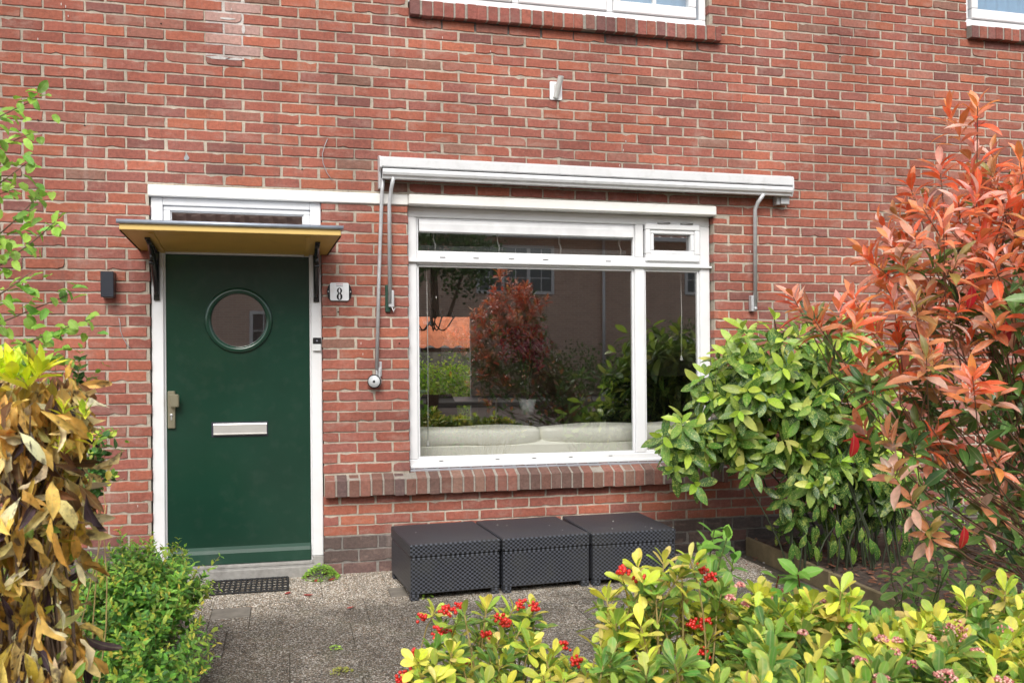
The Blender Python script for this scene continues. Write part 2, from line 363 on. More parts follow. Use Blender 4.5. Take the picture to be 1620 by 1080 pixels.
for q in [(134, 199), (478, 268), (535, 493), (1329, 90), (632, 543), (255, 38), (60, 190)]: dab(q[0], q[1], .006, .005, (.03, .025, .02), 7)
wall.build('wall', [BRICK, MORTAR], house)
SBRICK = colmat('sill_brick', rough=.85, var=.26, scale=48, bump=.9, bscale=160, stain=.20, veils=(((.24, .17, .14), .5, 14, .52, .72), ((.06, .045, .04), .6, 26, .58, .74)))
# brick sills: bricks on edge
def sill(x0, x1, zb, zt, proj, slope, pal, phx=.0715, yin=.055):
    s = MB(); x = x0 + .002
    s.mi = 1; s.cur = (.33, .30, .26)
    s.add([(x0 + .004, -proj + .006, zb + .004), (x1 - .004, -proj + .006, zb + .004), (x1 - .004, -proj + .006, zt - slope - .004), (x0 + .004, -proj + .006, zt - slope - .004),
           (x0 + .004, yin, zb + .004), (x1 - .004, yin, zb + .004), (x1 - .004, yin, zt - .004), (x0 + .004, yin, zt - .004)],
          [(0, 1, 2, 3), (3, 2, 6, 7), (0, 4, 5, 1), (0, 3, 7, 4), (1, 5, 6, 2)])
    s.mi = 0
    while x < x1 - .03:
        j = rng.gauss(0, .0022); w_ = phx - .011 + rng.gauss(0, .001); xe = min(x + w_ + j, x1); dy = rng.gauss(0, .002); dz = rng.gauss(0, .0022)
        s.cur = pick(pal)
        a, b = x + j, xe; c = .004
        pr = [(-proj + dy, zb + dz + c), (-proj + dy + c, zb + dz), (yin, zb + dz), (yin, zt + dz * .5), (-proj + dy + c * 2, zt - slope + dz), (-proj + dy, zt - slope + dz - c * 1.6)]
        cc = .003; n = len(pr); cy = (-proj + yin) / 2; cz = (zb + zt) / 2
        vs = []
        for xx, f in ((a, 1), (a + cc, 0), (b - cc, 0), (b, 1)):
            for y, z in pr: vs.append((xx, y + (math.copysign(cc, cy - y) if f else 0), z + (math.copysign(cc, cz - z) if f else 0)))
        s.add(vs, [(i * n + k, i * n + (k + 1) % n, (i + 1) * n + (k + 1) % n, (i + 1) * n + k) for i in range(3) for k in range(n)] + [tuple(range(n))[::-1], tuple(range(3 * n, 4 * n))])
        x += phx + rng.gauss(0, .0012)
    return s
SP = [((.20, .095, .072), 4), ((.165, .092, .075), 3), ((.235, .10, .075), 2), ((.14, .085, .078), 1), ((.22, .12, .09), 1.5)]
SP2 = [((.28, .09, .07), 4), ((.31, .10, .07), 3), ((.24, .09, .075), 2), ((.20, .088, .078), 1), ((.27, .12, .095), 1)]
sill(.214, 2.90, .500, .648, .062, .042, SP).build('window_sill', [SBRICK, MORTAR], house)
sill(.760, 2.884, 3.498, 3.606, .052, .01, SP2).build('window_sill', [SBRICK, MORTAR], house)
sill(4.890, 6.5, 3.69, 3.792, .052, .01, SP2).build('window_sill', [SBRICK, MORTAR], house)
# lintels
m = MB(); m.box(-.794, .7415, -.012, .045, 2.310, 2.376, .005); m.build('lintel', WHITE2, house)
m = MB(); m.box(.742, 2.842, -.042, .050, 2.311, 2.376, .007); m.build('lintel', WHITE2, house)
# ---------------------------------------------------------------- door
fr = MB(); Y0, Y1 = .022, .10
fr.box(-.783, -.716, Y0, Y1, .0, 2.308, .004); fr.box(.139, .2035, Y0, Y1, .135, 2.308, .004)
fr.box(-.716, .139, Y0 + .001, Y1, 2.262, 2.308, .004); fr.box(-.716, .139, Y0 + .001, Y1, 1.975, 2.05, .004)
fr.box(-.7165, -.706, .045, .1, .1, 1.98, .002); fr.box(.131, .1395, .045, .1, .1, 1.98, .002)
fo = fr.build('door_frame', WHITE, house)
m = MB(); m.box(.139, .206, Y0 - .003, Y1, .0, .134, .004); m.build('jamb_base', PLINTH, fo)
m = MB(); m.box(-.783, .20, -.035, .12, .0, .088, .006); m.box(-.716, .139, .01, .12, .088, .108, .004); m.build('threshold', PLINTH, fo)
tw = MB(); tw.frame(-.715, .138, 2.051, 2.261, .04, .04, .04, .028, .036, .09, .004); tw.frame(-.675, .098, 2.091, 2.233, .006, .006, .006, .006, .05, .08, .002)
to = tw.build('transom_window', WHITE, house)
m = MB(); m.pane(-.672, .095, .065, 2.093, 2.231); m.build('glass', GLASS, to)
GREEN = mat('green_door_paint', (.009, .040, .025), rough=.20, var=.12, scale=2.2, bump=.10, bscale=55, spec=.5, coat=.15, dirt=((.04, .065, .05), .22, 14))
d = MB(); DC = (-.289, 1.582); RO = .170
angs = sorted([2 * math.pi * k / 64 for k in range(64)] + [math.atan2(z - DC[1], x - DC[0]) % (2 * math.pi) for x in (-.705, .130) for z in (.112, 1.972)])
def rect(a):
    c, s = math.cos(a), math.sin(a); ts = []
    if c > 1e-9: ts.append((.130 - DC[0]) / c)
    if c < -1e-9: ts.append((-.705 - DC[0]) / c)
    if s > 1e-9: ts.append((1.972 - DC[1]) / s)
    if s < -1e-9: ts.append((.112 - DC[1]) / s)
    t = min(ts); return DC[0] + c * t, DC[1] + s * t
n = len(angs); vs = []
for y in (.050, .094):
    vs += [(DC[0] + RO * math.cos(a), y, DC[1] + RO * math.sin(a)) for a in angs] + [(rect(a)[0], y, rect(a)[1]) for a in angs]
fs = []
for k in range(n):
    q = (k + 1) % n; fs += [(k, q, n + q, n + k), (2 * n + k, 3 * n + k, 3 * n + q, 2 * n + q), (k, 2 * n + k, 2 * n + q, q), (n + k, n + q, 3 * n + q, 3 * n + k)]
d.add(vs, fs); door = d.build('front_door', GREEN, house)
m = MB(); m.lathe((DC[0], .050, DC[1]), (0, -1, 0), [(-.03, .158), (.004, .158), (.012, .162), (.018, .170), (.020, .180), (.018, .190), (.010, .197), (-.002, .199)], 64)
# hollow ring: rebuild without caps
m = MB(); prof = [(-.03, .160), (.004, .160), (.013, .164), (.020, .172), (.021, .181), (.017, .191), (.008, .198), (-.002, .199)]; nn = 72; vs = []
for h, r in prof: vs += [(DC[0] + r * math.cos(2 * math.pi * k / nn), .050 - h, DC[1] + r * math.sin(2 * math.pi * k / nn)) for k in range(nn)]
m.smooth = True; m.add(vs, [(i * nn + k, i * nn + (k + 1) % nn, (i + 1) * nn + (k + 1) % nn, (i + 1) * nn + k) for i in range(len(prof) - 1) for k in range(nn)])
GREEN2 = mat('green_ring_paint', (.011, .048, .030), rough=.18, var=.05, coat=.4)
rg = m.build('porthole_ring', GREEN2, door)
m = MB(); m.add([(DC[0] + .165 * math.cos(k * math.pi / 32), .066, DC[1] + .165 * math.sin(k * math.pi / 32)) for k in range(64)], [tuple(range(64))]); m.build('glass', GLASS, door)
m = MB(); m.extr([(.052, .112), (.028, .112), (.026, .175), (.034, .196), (.052, .214)], -.700, .126)
m.build('kick_board', mat('green_board_paint', (.011, .050, .031), rough=.45, var=.12, scale=5, dirt=((.07, .11, .09), .4, 6)), door)
NICK = mat('brushed_nickel', (.46, .43, .31), rough=.34, metal=.85, var=.05, scale=30)
ALU = mat('aluminium', (.62, .63, .63), rough=.38, metal=.75, var=.05, scale=30)
m = MB(); m.box(-.699, -.656, .030, .052, .935, 1.157, .004); hp = m.build('handle_plate', NICK, door)
m = MB(); m.box(-.684, -.630, -.012, .012, 1.064, 1.140, .006); m.box(-.676, -.655, .010, .034, 1.085, 1.12, .003); m.build('door_knob', NICK, door)
m = MB(); m.lathe((-.677, .031, 1.015), (0, -1, 0), [(0, .009), (.006, .009), (.007, .006)], 16); m.box(-.681, -.673, .026, .031, .985, 1.008, .001); m.build('lock_cylinder', ALU, door)
m = MB(); m.box(-.452, -.123, .046, .052, .876, .966, .002); ls = m.build('letter_slot', mat('slot_surround', (.03, .035, .05), rough=.4), door)
m = MB(); m.extr([(.046, .888), (.034, .888), (.030, .893), (.038, .900), (.036, .950), (.040, .957), (.046, .957)], -.440, -.130); m.build('slot_flap', mat('slot_flap_metal', (.66, .65, .62), rough=.35, metal=.5, var=.04), door)
# ---------------------------------------------------------------- canopy
YEL = mat('ochre_paint', (.60, .40, .095), rough=.42, var=.05, scale=6, dirt=((.35, .24, .07), .3, 10))
ZINC = mat('zinc', (.38, .43, .50), rough=.45, metal=.55, var=.12, scale=15)
c = MB(); fx0, fx1 = W(190.4, 362, -.5)[0], W(538, 374, -.5)[0]; zf = 2.047; zw = 1.985; wx0, wx1 = -.835, .235
top = .034
vs = [(fx0, -.5, zf), (fx1, -.5, zf), (wx1, .018, zw), (wx0, .018, zw), (fx0, -.5, zf + top), (fx1, -.5, zf + top), (wx1, .018, zw + .08), (wx0, .018, zw + .08)]
c.add(vs, [(0, 3, 2, 1), (4, 5, 6, 7), (0, 1, 5, 4), (1, 2, 6, 5), (2, 3, 7, 6), (3, 0, 4, 7)])
cano = c.build('door_canopy', YEL, house)
m = MB(); m.box(fx0 - .004, fx1 + .004, -.516, -.5005, zf - .001, zf + top, .003); m.build('fascia', mat('lit_ochre_paint', (.70, .49, .16), rough=.4, var=.05, scale=5), cano)  # same paint as the soffit, its daylight put into a lighter colour
m = MB(); m.tube([(fx0 - .016, -.522, zf + .043), (fx1 + .018, -.522, zf + .043)], .012, 12)
m.add([(fx0 - .012, -.52, zf + .040), (fx1 + .012, -.52, zf + .040), (wx1 + .02, .0, zw + .085), (wx0 - .02, .0, zw + .085), (fx0 - .012, -.52, zf + .047), (fx1 + .012, -.52, zf + .047), (wx1 + .02, .0, zw + .10), (wx0 - .02, .0, zw + .10)],
      [(0, 3, 2, 1), (4, 5, 6, 7), (0, 1, 5, 4), (1, 2, 6, 5), (2, 3, 7, 6), (3, 0, 4, 7)])
m.build('zinc_roof', ZINC, cano)
BR = mat('dark_brown_edge', (.07, .035, .02), rough=.7)
for (xa, xb) in ((fx0 - .001, wx0 - .001), (fx1 + .001, wx1 + .001)):
    m = MB(); sg = -1 if xa < 0 else 1
    m.add([(xa, -.495, zf - .004), (xb, .01, zw - .004), (xb, .01, zw + .078), (xa, -.495, zf + .030), (xa + sg * .006, -.495, zf - .004), (xb + sg * .006, .01, zw - .004), (xb + sg * .006, .01, zw + .078), (xa + sg * .006, -.495, zf + .030)],
          [(0, 1, 2, 3), (4, 7, 6, 5), (0, 4, 5, 1), (3, 2, 6, 7), (0, 3, 7, 4)]); m.build('side_trim', BR, cano)
for x in (-.715, .115):  # added strips, shaped to stand for the jambs' reflection on the soffit
    m = MB(); m.add([(x - .013, -.46, zf - .012), (x + .013, -.46, zf - .012), (x + .013, .015, zw - .008), (x - .013, .015, zw - .008), (x - .013, -.46, zf + .003), (x + .013, -.46, zf + .003), (x + .013, .015, zw + .003), (x - .013, .015, zw + .003)],
                    [(0, 3, 2, 1), (0, 1, 5, 4), (1, 2, 6, 5), (3, 0, 4, 7)]); m.build('jamb_reflection', YEL, cano)
IRON = mat('black_iron', (.012, .012, .014), rough=.25, var=.1, coat=.4)
for bx in (-.752, .172):
    m = MB(); m.box(bx - .017, bx + .017, .008, .021, 1.695, 1.985, .003)            # wall plate
    def zs_(y): return zw + (zf - zw) * (-(y - .018) / .518)
    pts = [(bx, .005, zs_(.005) - .012), (bx, -.33, zs_(-.33) - .012)]
    m.add([(bx + s * .014, y, zs_(y) - o) for y in (.012, -.345) for s in (-1, 1) for o in (.002, .012)], [(0, 1, 3, 2), (4, 6, 7, 5), (0, 4, 5, 1), (2, 3, 7, 6), (1, 5, 7, 3), (0, 2, 6, 4)])
    cur = [(bx, -.30 * math.cos(a) ** 1.0 + .0, 1.75 + (zs_(-.2) - 1.77) * math.sin(a)) for a in [0]]
    cur = []
    for k in range(13):
        t = k / 12; y = .0 - .30 * t ** 1.4; z = 1.725 + .285 * (1 - (1 - t) ** 1.5); cur.append((bx, y, z))
    m.tube(cur, [(.012 + .006 * math.sin(t / 12 * math.pi)) for t in range(13)], 8)
    sc = [(bx, -.155 + .045 * math.cos(a) * (1 - a / 14), 1.93 + .045 * math.sin(a) * (1 - a / 14)) for a in [k * .5 for k in range(18)]]
    m.tube(sc, .010, 6)
    sc = [(bx, -.05 + .03 * math.cos(a) * (1 - a / 14), 1.90 + .04 * math.sin(a) * (1 - a / 14)) for a in [k * .5 for k in range(18)]]
    m.tube(sc, .009, 6)
    m.lathe((bx, -.19, 1.90), (1, 0, 0), [(-.014, .008), (-.012, .014), (.012, .014), (.014, .008)], 12)
    bo = m.build('bracket', IRON, cano)
    # screws are drawn on the plate itself
# ---------------------------------------------------------------- front window
YF = .055
f = MB(); X0, X1 = .744, 2.833
f.frame(X0, X1, .642, 2.312, .058, .075, .062, .066, YF, YF + .07, .005)
f.box(X0 + .058, X1 - .075, YF - .003, YF + .07, 1.945, 2.022, .005)          # transom rail
f.box(2.280, 2.352, YF - .001, YF + .07, .704, 1.945, .005)                    # mullion
f.box(2.286, 2.345, YF - .001, YF + .07, 2.022, 2.246, .005)
f.box(X0 - .004, 2.84, YF - .022, YF, 1.958, 1.972, .003)                       # drip nosing under the rail
f.frame(.802, 2.280, .704, 1.945, .014, .014, .014, .014, YF + .014, YF + .05, .003)
f.frame(2.352, 2.758, .704, 1.945, .014, .014, .014, .014, YF + .014, YF + .05, .003)
f.frame(.802, 2.286, 2.022, 2.246, .012, .012, .012, .012, YF + .014, YF + .05, .003)
f.box(X0 + .005, X1 - .002, YF - .012, YF, .648, .668, .004)
win = f.build('front_window', WHITE, house)
m = MB(); m.frame(2.354, 2.752, 1.998, 2.252, .038, .038, .05, .04, YF - .022, YF + .03, .006); m.frame(2.392, 2.714, 2.048, 2.212, .026, .026, .026, .026, YF - .012, YF + .03, .005)
m.build('vent_sash', WHITE, win)
for (a, b, p, q) in ((.814, 2.268, .716, 1.933), (2.364, 2.746, .716, 1.933), (.812, 2.276, 2.032, 2.236), (2.416, 2.690, 2.072, 2.188)):
    m = MB(); m.pane(a, b, YF + .028, p, q); m.build('glass', GLASS, win)
for px in (698, 787, 845, 903, 966): x = W(px, 716, YF)[0]; m = MB(); m.box(x - .012, x + .012, YF - .002, YF + .01, .688 + .0, .692); m.build('drain_slot', DARK, win)
for px in (700, 753, 809, 863, 962): x = W(px, 405, YF)[0]; m = MB(); m.box(x - .018, x + .018, YF - .0045, YF + .01, 1.990, 1.995); m.build('drain_slot', DARK, win)
for px in (1048, 1084):
    x = W(px, 355, YF)[0]; m = MB(); m.tube([(x - .045, YF - .024, 2.258), (x + .045, YF - .024, 2.258)], .006, 8); m.build('hinge', mat('hinge_metal', (.3, .3, .3), rough=.4, metal=.8), win)
m = MB(); m.extr([(YF + .024, 2.236), (YF + .004, 2.232), (YF - .006, 2.205), (YF - .006, 2.158), (YF + .024, 2.150)], .818, 2.270)
m.build('ventilation_grille', mat('grille_white', (.70, .71, .72), rough=.35), win)
m = MB(); m.box(.745, 2.83, .02, .056, .630, .644, .002); m.build('lead_flashing', mat('lead', (.30, .31, .34), rough=.6, metal=.2), win)
# ---------------------------------------------------------------- upper windows
def upper(x0, x1, zb, zt, lights):
    u = MB(); u.frame(x0, x1, zb, zt, .05, .05, .065, .05, .045, .11, .005); u.box(x0 - .006, x1 + .006, .02, .05, zb - .002, zb + .022, .004)
    o = u.build('upper_window', WHITE, house); w_ = (x1 - x0 - .1) / lights
    for k in range(lights):
        a = x0 + .05 + k * w_
        if k: m = MB(); m.box(a - .022, a + .022, .044, .11, zb + .065, zt - .05, .004); m.build('mullion', WHITE, o)
        s = MB(); s.frame(a + .024, a + w_ - .024, zb + .068, zt - .053, .055, .055, .075, .055, .032, .09, .006)
        if lights > 1: s.box(a + w_ / 2 - .012, a + w_ / 2 + .012, .045, .075, zb + .142, zt - .11, .003)
        for zz in (zb + .55, zb + .95):
            if lights > 1: s.box(a + .08, a + w_ - .08, .046, .074, zz, zz + .022, .003)
        s.build('sash', WHITE, o)
        m = MB(); m.pane(a + .07, a + w_ - .07, .058, zb + .13, zt - .10); m.build('glass', glassmat('upper_glass', .22) if k == 0 else bpy.data.materials['upper_glass'], o)
    return o
SKY_NET = mat('sky_tint_net', (.16, .31, .48), rough=.9)  # blue of the mirrored sky put into the curtain's colour
upper(.76, 2.815, 3.600, 4.98, 3)
upper(4.893, 6.38, 3.795, 4.98, 1)
# roof, gutter
m = MB(); m.box(XL, XR, -.42, -.30, 5.42, 5.54, .01); m.build('gutter', ZINC, house)
m = MB(); m.add([(XL, -.35, 5.5), (XR, -.35, 5.5), (XR, 3.9, 8.6), (XL, 3.9, 8.6), (XL, 8.2, 5.5), (XR, 8.2, 5.5)], [(0, 1, 2, 3), (3, 2, 5, 4)])
m.build('roof', mat('roof_tiles', (.25, .10, .06), rough=.8, bump=1, bscale=8), house)
# ---------------------------------------------------------------- rooms behind the glass
PL = mat('room_plaster', (.66, .64, .60), rough=.9, var=.03); FLM = mat('room_floor', (.20, .13, .08), rough=.5, var=.2, scale=3)
BWX0, BWX1 = .45, 2.62
m = MB(); ys, ye, xa, xb, za, zt = .302, 7.0, .30, 5.2, .10, 2.55
m.mi = 0
m.add([(xa, ys, za), (xa, ye, za), (xa, ye, zt), (xa, ys, zt)], [(0, 1, 2, 3)]); m.add([(xb, ys, za), (xb, ye, za), (xb, ye, zt), (xb, ys, zt)], [(0, 1, 2, 3)])
m.add([(xa, ys, zt), (xb, ys, zt), (xb, ye, zt), (xa, ye, zt)], [(0, 1, 2, 3)])
zb0, zb1 = .30, 1.93
for (p, q, u, v) in ((xa, BWX0, za, zt), (BWX1, xb, za, zt), (BWX0, BWX1, za, zb0), (BWX0, BWX1, zb1, zt)):
    m.box(p, q, ye, ye + .3, u, v)
m.mi = 1; m.add([(xa, ys, za), (xb, ys, za), (xb, ye, za), (xa, ye, za)], [(0, 1, 2, 3)])
room = m.build('living_room', [PL, FLM], house)
m = MB(); m.frame(BWX0, BWX1, zb0, zb1, .07, .10, .08, .10, ye - .02, ye + .05, .005); m.box(1.30, 1.36, ye - .01, ye + .04, zb0, zb1); m.build('rear_window_frame', WHITE, room)
for (a, b, c_, d_) in ((-.86, .297, 0., 2.6), (.3, 3.1, 3.2, 5.3), (4.4, 6.8, 3.2, 5.3)):   # hall and bedrooms
    m = MB(); yy = .304; e = 1.6 if a < 0 else 3.0
    m.add([(a, yy, c_), (b, yy, c_), (b, e, c_), (a, e, c_), (a, yy, d_), (b, yy, d_), (b, e, d_), (a, e, d_)], [(0, 1, 2, 3), (4, 7, 6, 5), (1, 2, 6, 5), (2, 3, 7, 6), (3, 0, 4, 7)])
    m.build('hall' if a < 0 else 'bedroom', PL, house)
for (a, b) in ((.80, 2.78), (4.93, 6.35)):
    m = MB(); z0 = 3.66 if a < 2 else 3.85
    n = 80; vs = []
    for k in range(n + 1):
        x = a + (b - a) * k / n; y = .20 + .012 * math.sin(k * 1.1); vs += [(x, y, z0), (x, y, 4.98)]
    m.smooth = True; m.add(vs, [(2 * k, 2 * k + 2, 2 * k + 3, 2 * k + 1) for k in range(n)]); m.smooth = False; m.build('sky_tint_curtain', SKY_NET, house)  # added behind the upper panes to supply the reflected sky
# ---------------------------------------------------------------- awning
AW = mat('awning_white', (.64, .65, .66), rough=.35, var=.04, scale=8, dirt=((.35, .35, .33), .3, 20))
aw = thing('awning', 'folded white awning cassette on aluminium arms above the front window', 'awning', (2.0, 0, 2.5))
ax0, ax1 = .560, 3.372
m = MB(); m.extr([(-.004, 2.606), (-.060, 2.600), (-.118, 2.583), (-.128, 2.575), (-.128, 2.528), (-.120, 2.522), (-.004, 2.530)], ax0, ax1); m.build('cassette', AW, aw)
m = MB(); m.smooth = False
m.extr([(-.020, 2.512), (-.124, 2.514), (-.134, 2.506), (-.136, 2.490), (-.130, 2.476), (-.116, 2.468), (-.112, 2.455), (-.10, 2.452), (-.02, 2.462)], ax0 + .012, ax1 - .006); m.build('front_rail', AW, aw)
m = MB(); m.tube([(ax0 + .02, -.060, 2.495), (ax1 - .02, -.060, 2.495)], .028, 14); m.build('fabric_roll', mat('awning_fabric', (.28, .27, .25), rough=.9), aw)
for x, s in ((ax0, -1), (ax1, 1)):
    m = MB(); m.extr([(-.002, 2.608), (-.062, 2.602), (-.121, 2.585), (-.131, 2.57), (-.131, 2.52), (-.08, 2.50), (-.06, 2.44), (-.045, 2.405), (-.002, 2.405)], x - .006, x + .006) if s < 0 else m.extr([(-.002, 2.608), (-.062, 2.602), (-.121, 2.585), (-.131, 2.57), (-.134, 2.50), (-.11, 2.45), (-.002, 2.46)], x - .004, x + .004)
    m.build('end_cap', AW, aw)
GAL = mat('galvanised_steel', (.50, .51, .52), rough=.42, metal=.25, var=.12, scale=30)
m = MB(); x1, z1 = W(1200, 309, -.08); x2, z2 = W(1194, 335, -.05); x3, z3 = W(1195, 488, -.04)
m.tube([(x1 + .02, -.115, 2.46), (x2 + .008, -.08, 2.405), (x2, -.055, 2.36), (x3, -.04, z3)], .0135, 10); m.build('folding_arm', GAL, aw)
m = MB(); m.box(x3 - .03, x3 + .008, -.045, -.001, z3 - .02, z3 + .09, .004); m.lathe((x3 - .004, -.045, z3), (0, -1, 0), [(0, .011), (.012, .011)], 12); m.build('arm_bracket', GAL, aw)
m = MB(); q = W(1236, 318, -.04); m.box(q[0] - .045, q[0] - .02, -.06, -.002, q[1] - .03, q[1] + .03, .003); m.box(q[0] - .02, q[0] + .045, -.075, -.015, q[1] - .028, q[1] + .06, .004); m.build('mounting_bracket', GAL, aw)
q = W(619, 300, -.07); q2 = W(617, 482, -.045)
m = MB(); m.tube([(q[0] + .01, -.11, 2.465), (q[0], -.075, 2.40), (q2[0], -.050, 2.30), (q2[0], -.045, 1.69)], .0125, 10); m.build('folding_arm', GAL, aw)
m = MB(); m.box(q2[0] - .008, q2[0] + .026, -.052, -.016, q2[1] - .015, q2[1] + .09, .004); m.tube([(q2[0] + .01, -.05, q2[1] - .01), (q2[0] + .022, -.052, q2[1] - .045), (q2[0] + .03, -.05, q2[1] - .02)], .003, 6); m.build('arm_bracket', GAL, aw)
m = MB(); m.box(q2[0] - .026, q2[0] + .006, -.018, -.001, q2[1] - .045, q2[1] + .125, .004); m.build('mounting_board', mat('dark_green_wood', (.012, .055, .035), rough=.5), aw)
m = MB(); a = W(604, 290, -.05); b = W(596, 585, -.035)
m.tube([(ax0 + .02, -.075, 2.46), (a[0], -.055, 2.38), ((a[0] + b[0]) / 2 - .002, -.045, 1.85), (b[0], -.035, b[1])], .0115, 8); m.build('winding_strap', GAL, aw)
pl = thing('strap_winder', 'round grey strap winder on a steel bracket at the end of the awning strap', 'winder', (b[0], -.03, b[1] - .06))
PLA = mat('grey_plastic', (.50, .52, .53), rough=.4, var=.05)
cx, cz = W(594.5, 603, -.045); 
m = MB(); m.lathe((cx, -.020, cz), (-.35, -1, 0), [(0, .036), (.004, .041), (.024, .041), (.030, .037)], 28); m.build('drum', PLA, pl)
m = MB(); m.lathe((cx - .009, -.047, cz), (-.35, -1, 0), [(0, .043), (.004, .043)], 28); m.lathe((cx - .0106, -.0515, cz), (-.35, -1, 0), [(0, .009), (.006, .008)], 12); m.build('rim', DARK, pl)
m = MB(); m.lathe((cx - .0108, -.0522, cz), (-.35, -1, 0), [(0, .037), (.003, .036)], 28); m.build('disc', PLA, pl)
m = MB(); m.box(cx + .012, cx + .040, -.022, -.004, cz + .03, cz + .085, .003); m.box(cx + .026, cx + .042, -.007, -.001, cz + .08, cz + .122, .002); m.box(cx, cx + .012, -.045, -.03, cz - .005, cz + .07, .002); m.box(cx + .018, cx + .030, -.045, -.03, cz - .0, cz + .075, .002); m.build('bracket', GAL, pl)
# ---------------------------------------------------------------- small things on the wall
LM = mat('anthracite_metal', (.018, .022, .032), rough=.35, var=.06, bump=.1, bscale=400)
x0, z1 = W(159, 429, -.08); x1, z0 = W(180, 470, -.08)
t = thing('wall_lamp', 'square anthracite wall lamp on the bricks left of the door', 'lamp', ((x0 + x1) / 2, 0, z0))
m = MB(); m.box(x0, x1, -.085, -.004, z0, z1, .003); m.build('lamp_housing', LM, t)
m = MB(); m.box(x0 + .012, x1 - .012, -.075, -.015, z0 - .002, z0 + .003); m.build('lamp_lens', mat('lamp_lens', (.4, .4, .4), rough=.3), t)
t = thing('house_number_sign', 'white enamel sign with a black number 8 on black side lugs', 'sign', (.31, 0, 1.70))
sx0, sz1 = W(522, 447, -.01); sx1, sz0 = W(552, 475.5, -.01)
BLK = mat('black_enamel', (.02, .02, .022), rough=.25); ENA = mat('white_enamel', (.84, .86, .88), rough=.15, var=.03, scale=30, dirt=((.6, .35, .15), .12, 40))
def rrect(x0, x1, z0, z1, r, n=6):
    o = []
    for cx, cz, a0 in ((x1 - r, z1 - r, 0), (x0 + r, z1 - r, 90), (x0 + r, z0 + r, 180), (x1 - r, z0 + r, 270)):
        for k in range(n + 1): a = R_(a0 + 90 * k / n); o.append((cx + r * math.cos(a), cz + r * math.sin(a)))
    return o
def plate(m, pts, ya, yb):
    n = len(pts); m.add([(x, ya, z) for x, z in pts] + [(x, yb, z) for x, z in pts], [tuple(range(n))] + [(k, (k + 1) % n, n + (k + 1) % n, n + k) for k in range(n)])
m = MB(); zc = (sz0 + sz1) / 2; w_ = (sx1 - sx0)
plate(m, [(sx0 - .018, zc - .012), (sx0 - .018, zc + .012), (sx0 - .010, zc + .035), (sx0 + .005, sz1 - .003), (sx1 - .005, sz1 - .003), (sx1 + .010, zc + .035), (sx1 + .018, zc + .012), (sx1 + .018, zc - .012), (sx1 + .012, zc - .04), (sx1 - .006, sz0 - .005), (sx0 + .006, sz0 - .005), (sx0 - .012, zc - .04)], -.008, -.001)
m.build('back_plate', BLK, t)
m = MB(); plate(m, rrect(sx0, sx1, sz0, sz1, .010), -.0135, -.007); m.build('face', ENA, t)
for x in (sx0 - .010, sx1 + .010): m = MB(); m.lathe((x, -.008, zc), (0, -1, 0), [(0, .0045), (.004, .003)], 10); m.build('screw', ALU, t)
m = MB(); u = w_ / 27.5; cx8 = (sx0 + sx1) / 2
def loop(cz, ax, az, ix, iz, n=30):
    vs = [(cx8 + ax * math.cos(2 * math.pi * k / n), -.0143, cz + az * math.sin(2 * math.pi * k / n)) for k in range(n)] + [(cx8 + ix * math.cos(2 * math.pi * k / n), -.0143, cz + iz * math.sin(2 * math.pi * k / n)) for k in range(n)]
    m.add(vs, [(k, (k + 1) % n, n + (k + 1) % n, n + k) for k in range(n)])
loop(sz1 - 11.8 * u, 3.8 * u, 4.3 * u, 1.2 * u, 3.3 * u); loop(sz1 - 20.6 * u, 4.2 * u, 5.3 * u, 1.2 * u, 4.2 * u)
m.build('number', BLK, t)
rr = random.Random(3)
for (zz, colr, nm, wd) in ((sz1 - 2.2 * u, (.45, .03, .04), 'red_lettering', 10), (sz1 - 5.0 * u, (.03, .03, .04), 'black_lettering', 9)):
    m = MB(); x = cx8 - wd / 2 * u
    while x < cx8 + wd / 2 * u:
        l = rr.uniform(.45, .8) * u; m.box(x, x + l, -.0142, -.0133, zz - .55 * u, zz + .55 * u); x += l + .32 * u
    m.build(nm, mat(nm, colr, rough=.4), t)
t = thing('doorbell', 'small doorbell camera with a black top on the right door jamb', 'doorbell', (.17, .02, 1.39))
bx0, bz1 = W(495, 534, .01); bx1, bz0 = W(508, 555, .01)
m = MB(); m.box(bx0, bx1, .003, .0225, bz0, bz0 + .042, .003); m.build('button_plate', mat('bell_white', (.66, .68, .68), rough=.3), t)
m = MB(); m.box(bx0, bx1, .003, .0225, bz0 + .043, bz1, .003); m.build('camera_plate', BLK, t)
m = MB(); m.lathe(((bx0 + bx1) / 2, .003, bz0 + .062), (0, -1, 0), [(0, .006), (.003, .005)], 14); m.build('lens', mat('lens', (.25, .25, .3), rough=.1), t)
t = thing('flagpole_holder', 'white metal flagpole holder tilted outwards high on the brick wall', 'flagpole holder', (1.72, 0, 3.05))
qx0, qz1 = W(869.5, 129, -.004); qx1, qz0 = W(889, 159, -.004)
m = MB(); plate(m, rrect(qx0, qx1, qz0, qz1, .008), -.008, -.001); m.build('mounting_plate', WHITE, t)
m = MB(); a = (W(879.5, 154, -.012)); b = W(887, 121.5, -.075); m.tube([(a[0], -.010, a[1]), (b[0], -.085, b[1])], .0185, 16, cap=False)
m.tube([(b[0], -.085, b[1]), (a[0], -.010, a[1])], .0165, 16, cap=False)
m.add([(a[0] - .012, -.006, a[1]), (a[0] - .012, -.006, qz1 - .02), (b[0] - .012, -.06, b[1] - .04)], [(0, 1, 2)]); m.build('socket', mat('socket_white', (.66, .68, .66), rough=.4), t)
CAB = mat('grey_cable', (.35, .36, .37), rough=.5)
def cable(pts, r, label):
    m = MB(); P = [(*W(px, py, y)[:1], y, W(px, py, y)[1]) for px, py, y in pts]
    m.tube(P, r, 6); o = m.build('loose_cable', CAB, loc=P[0]); tag(o, label, 'cable')
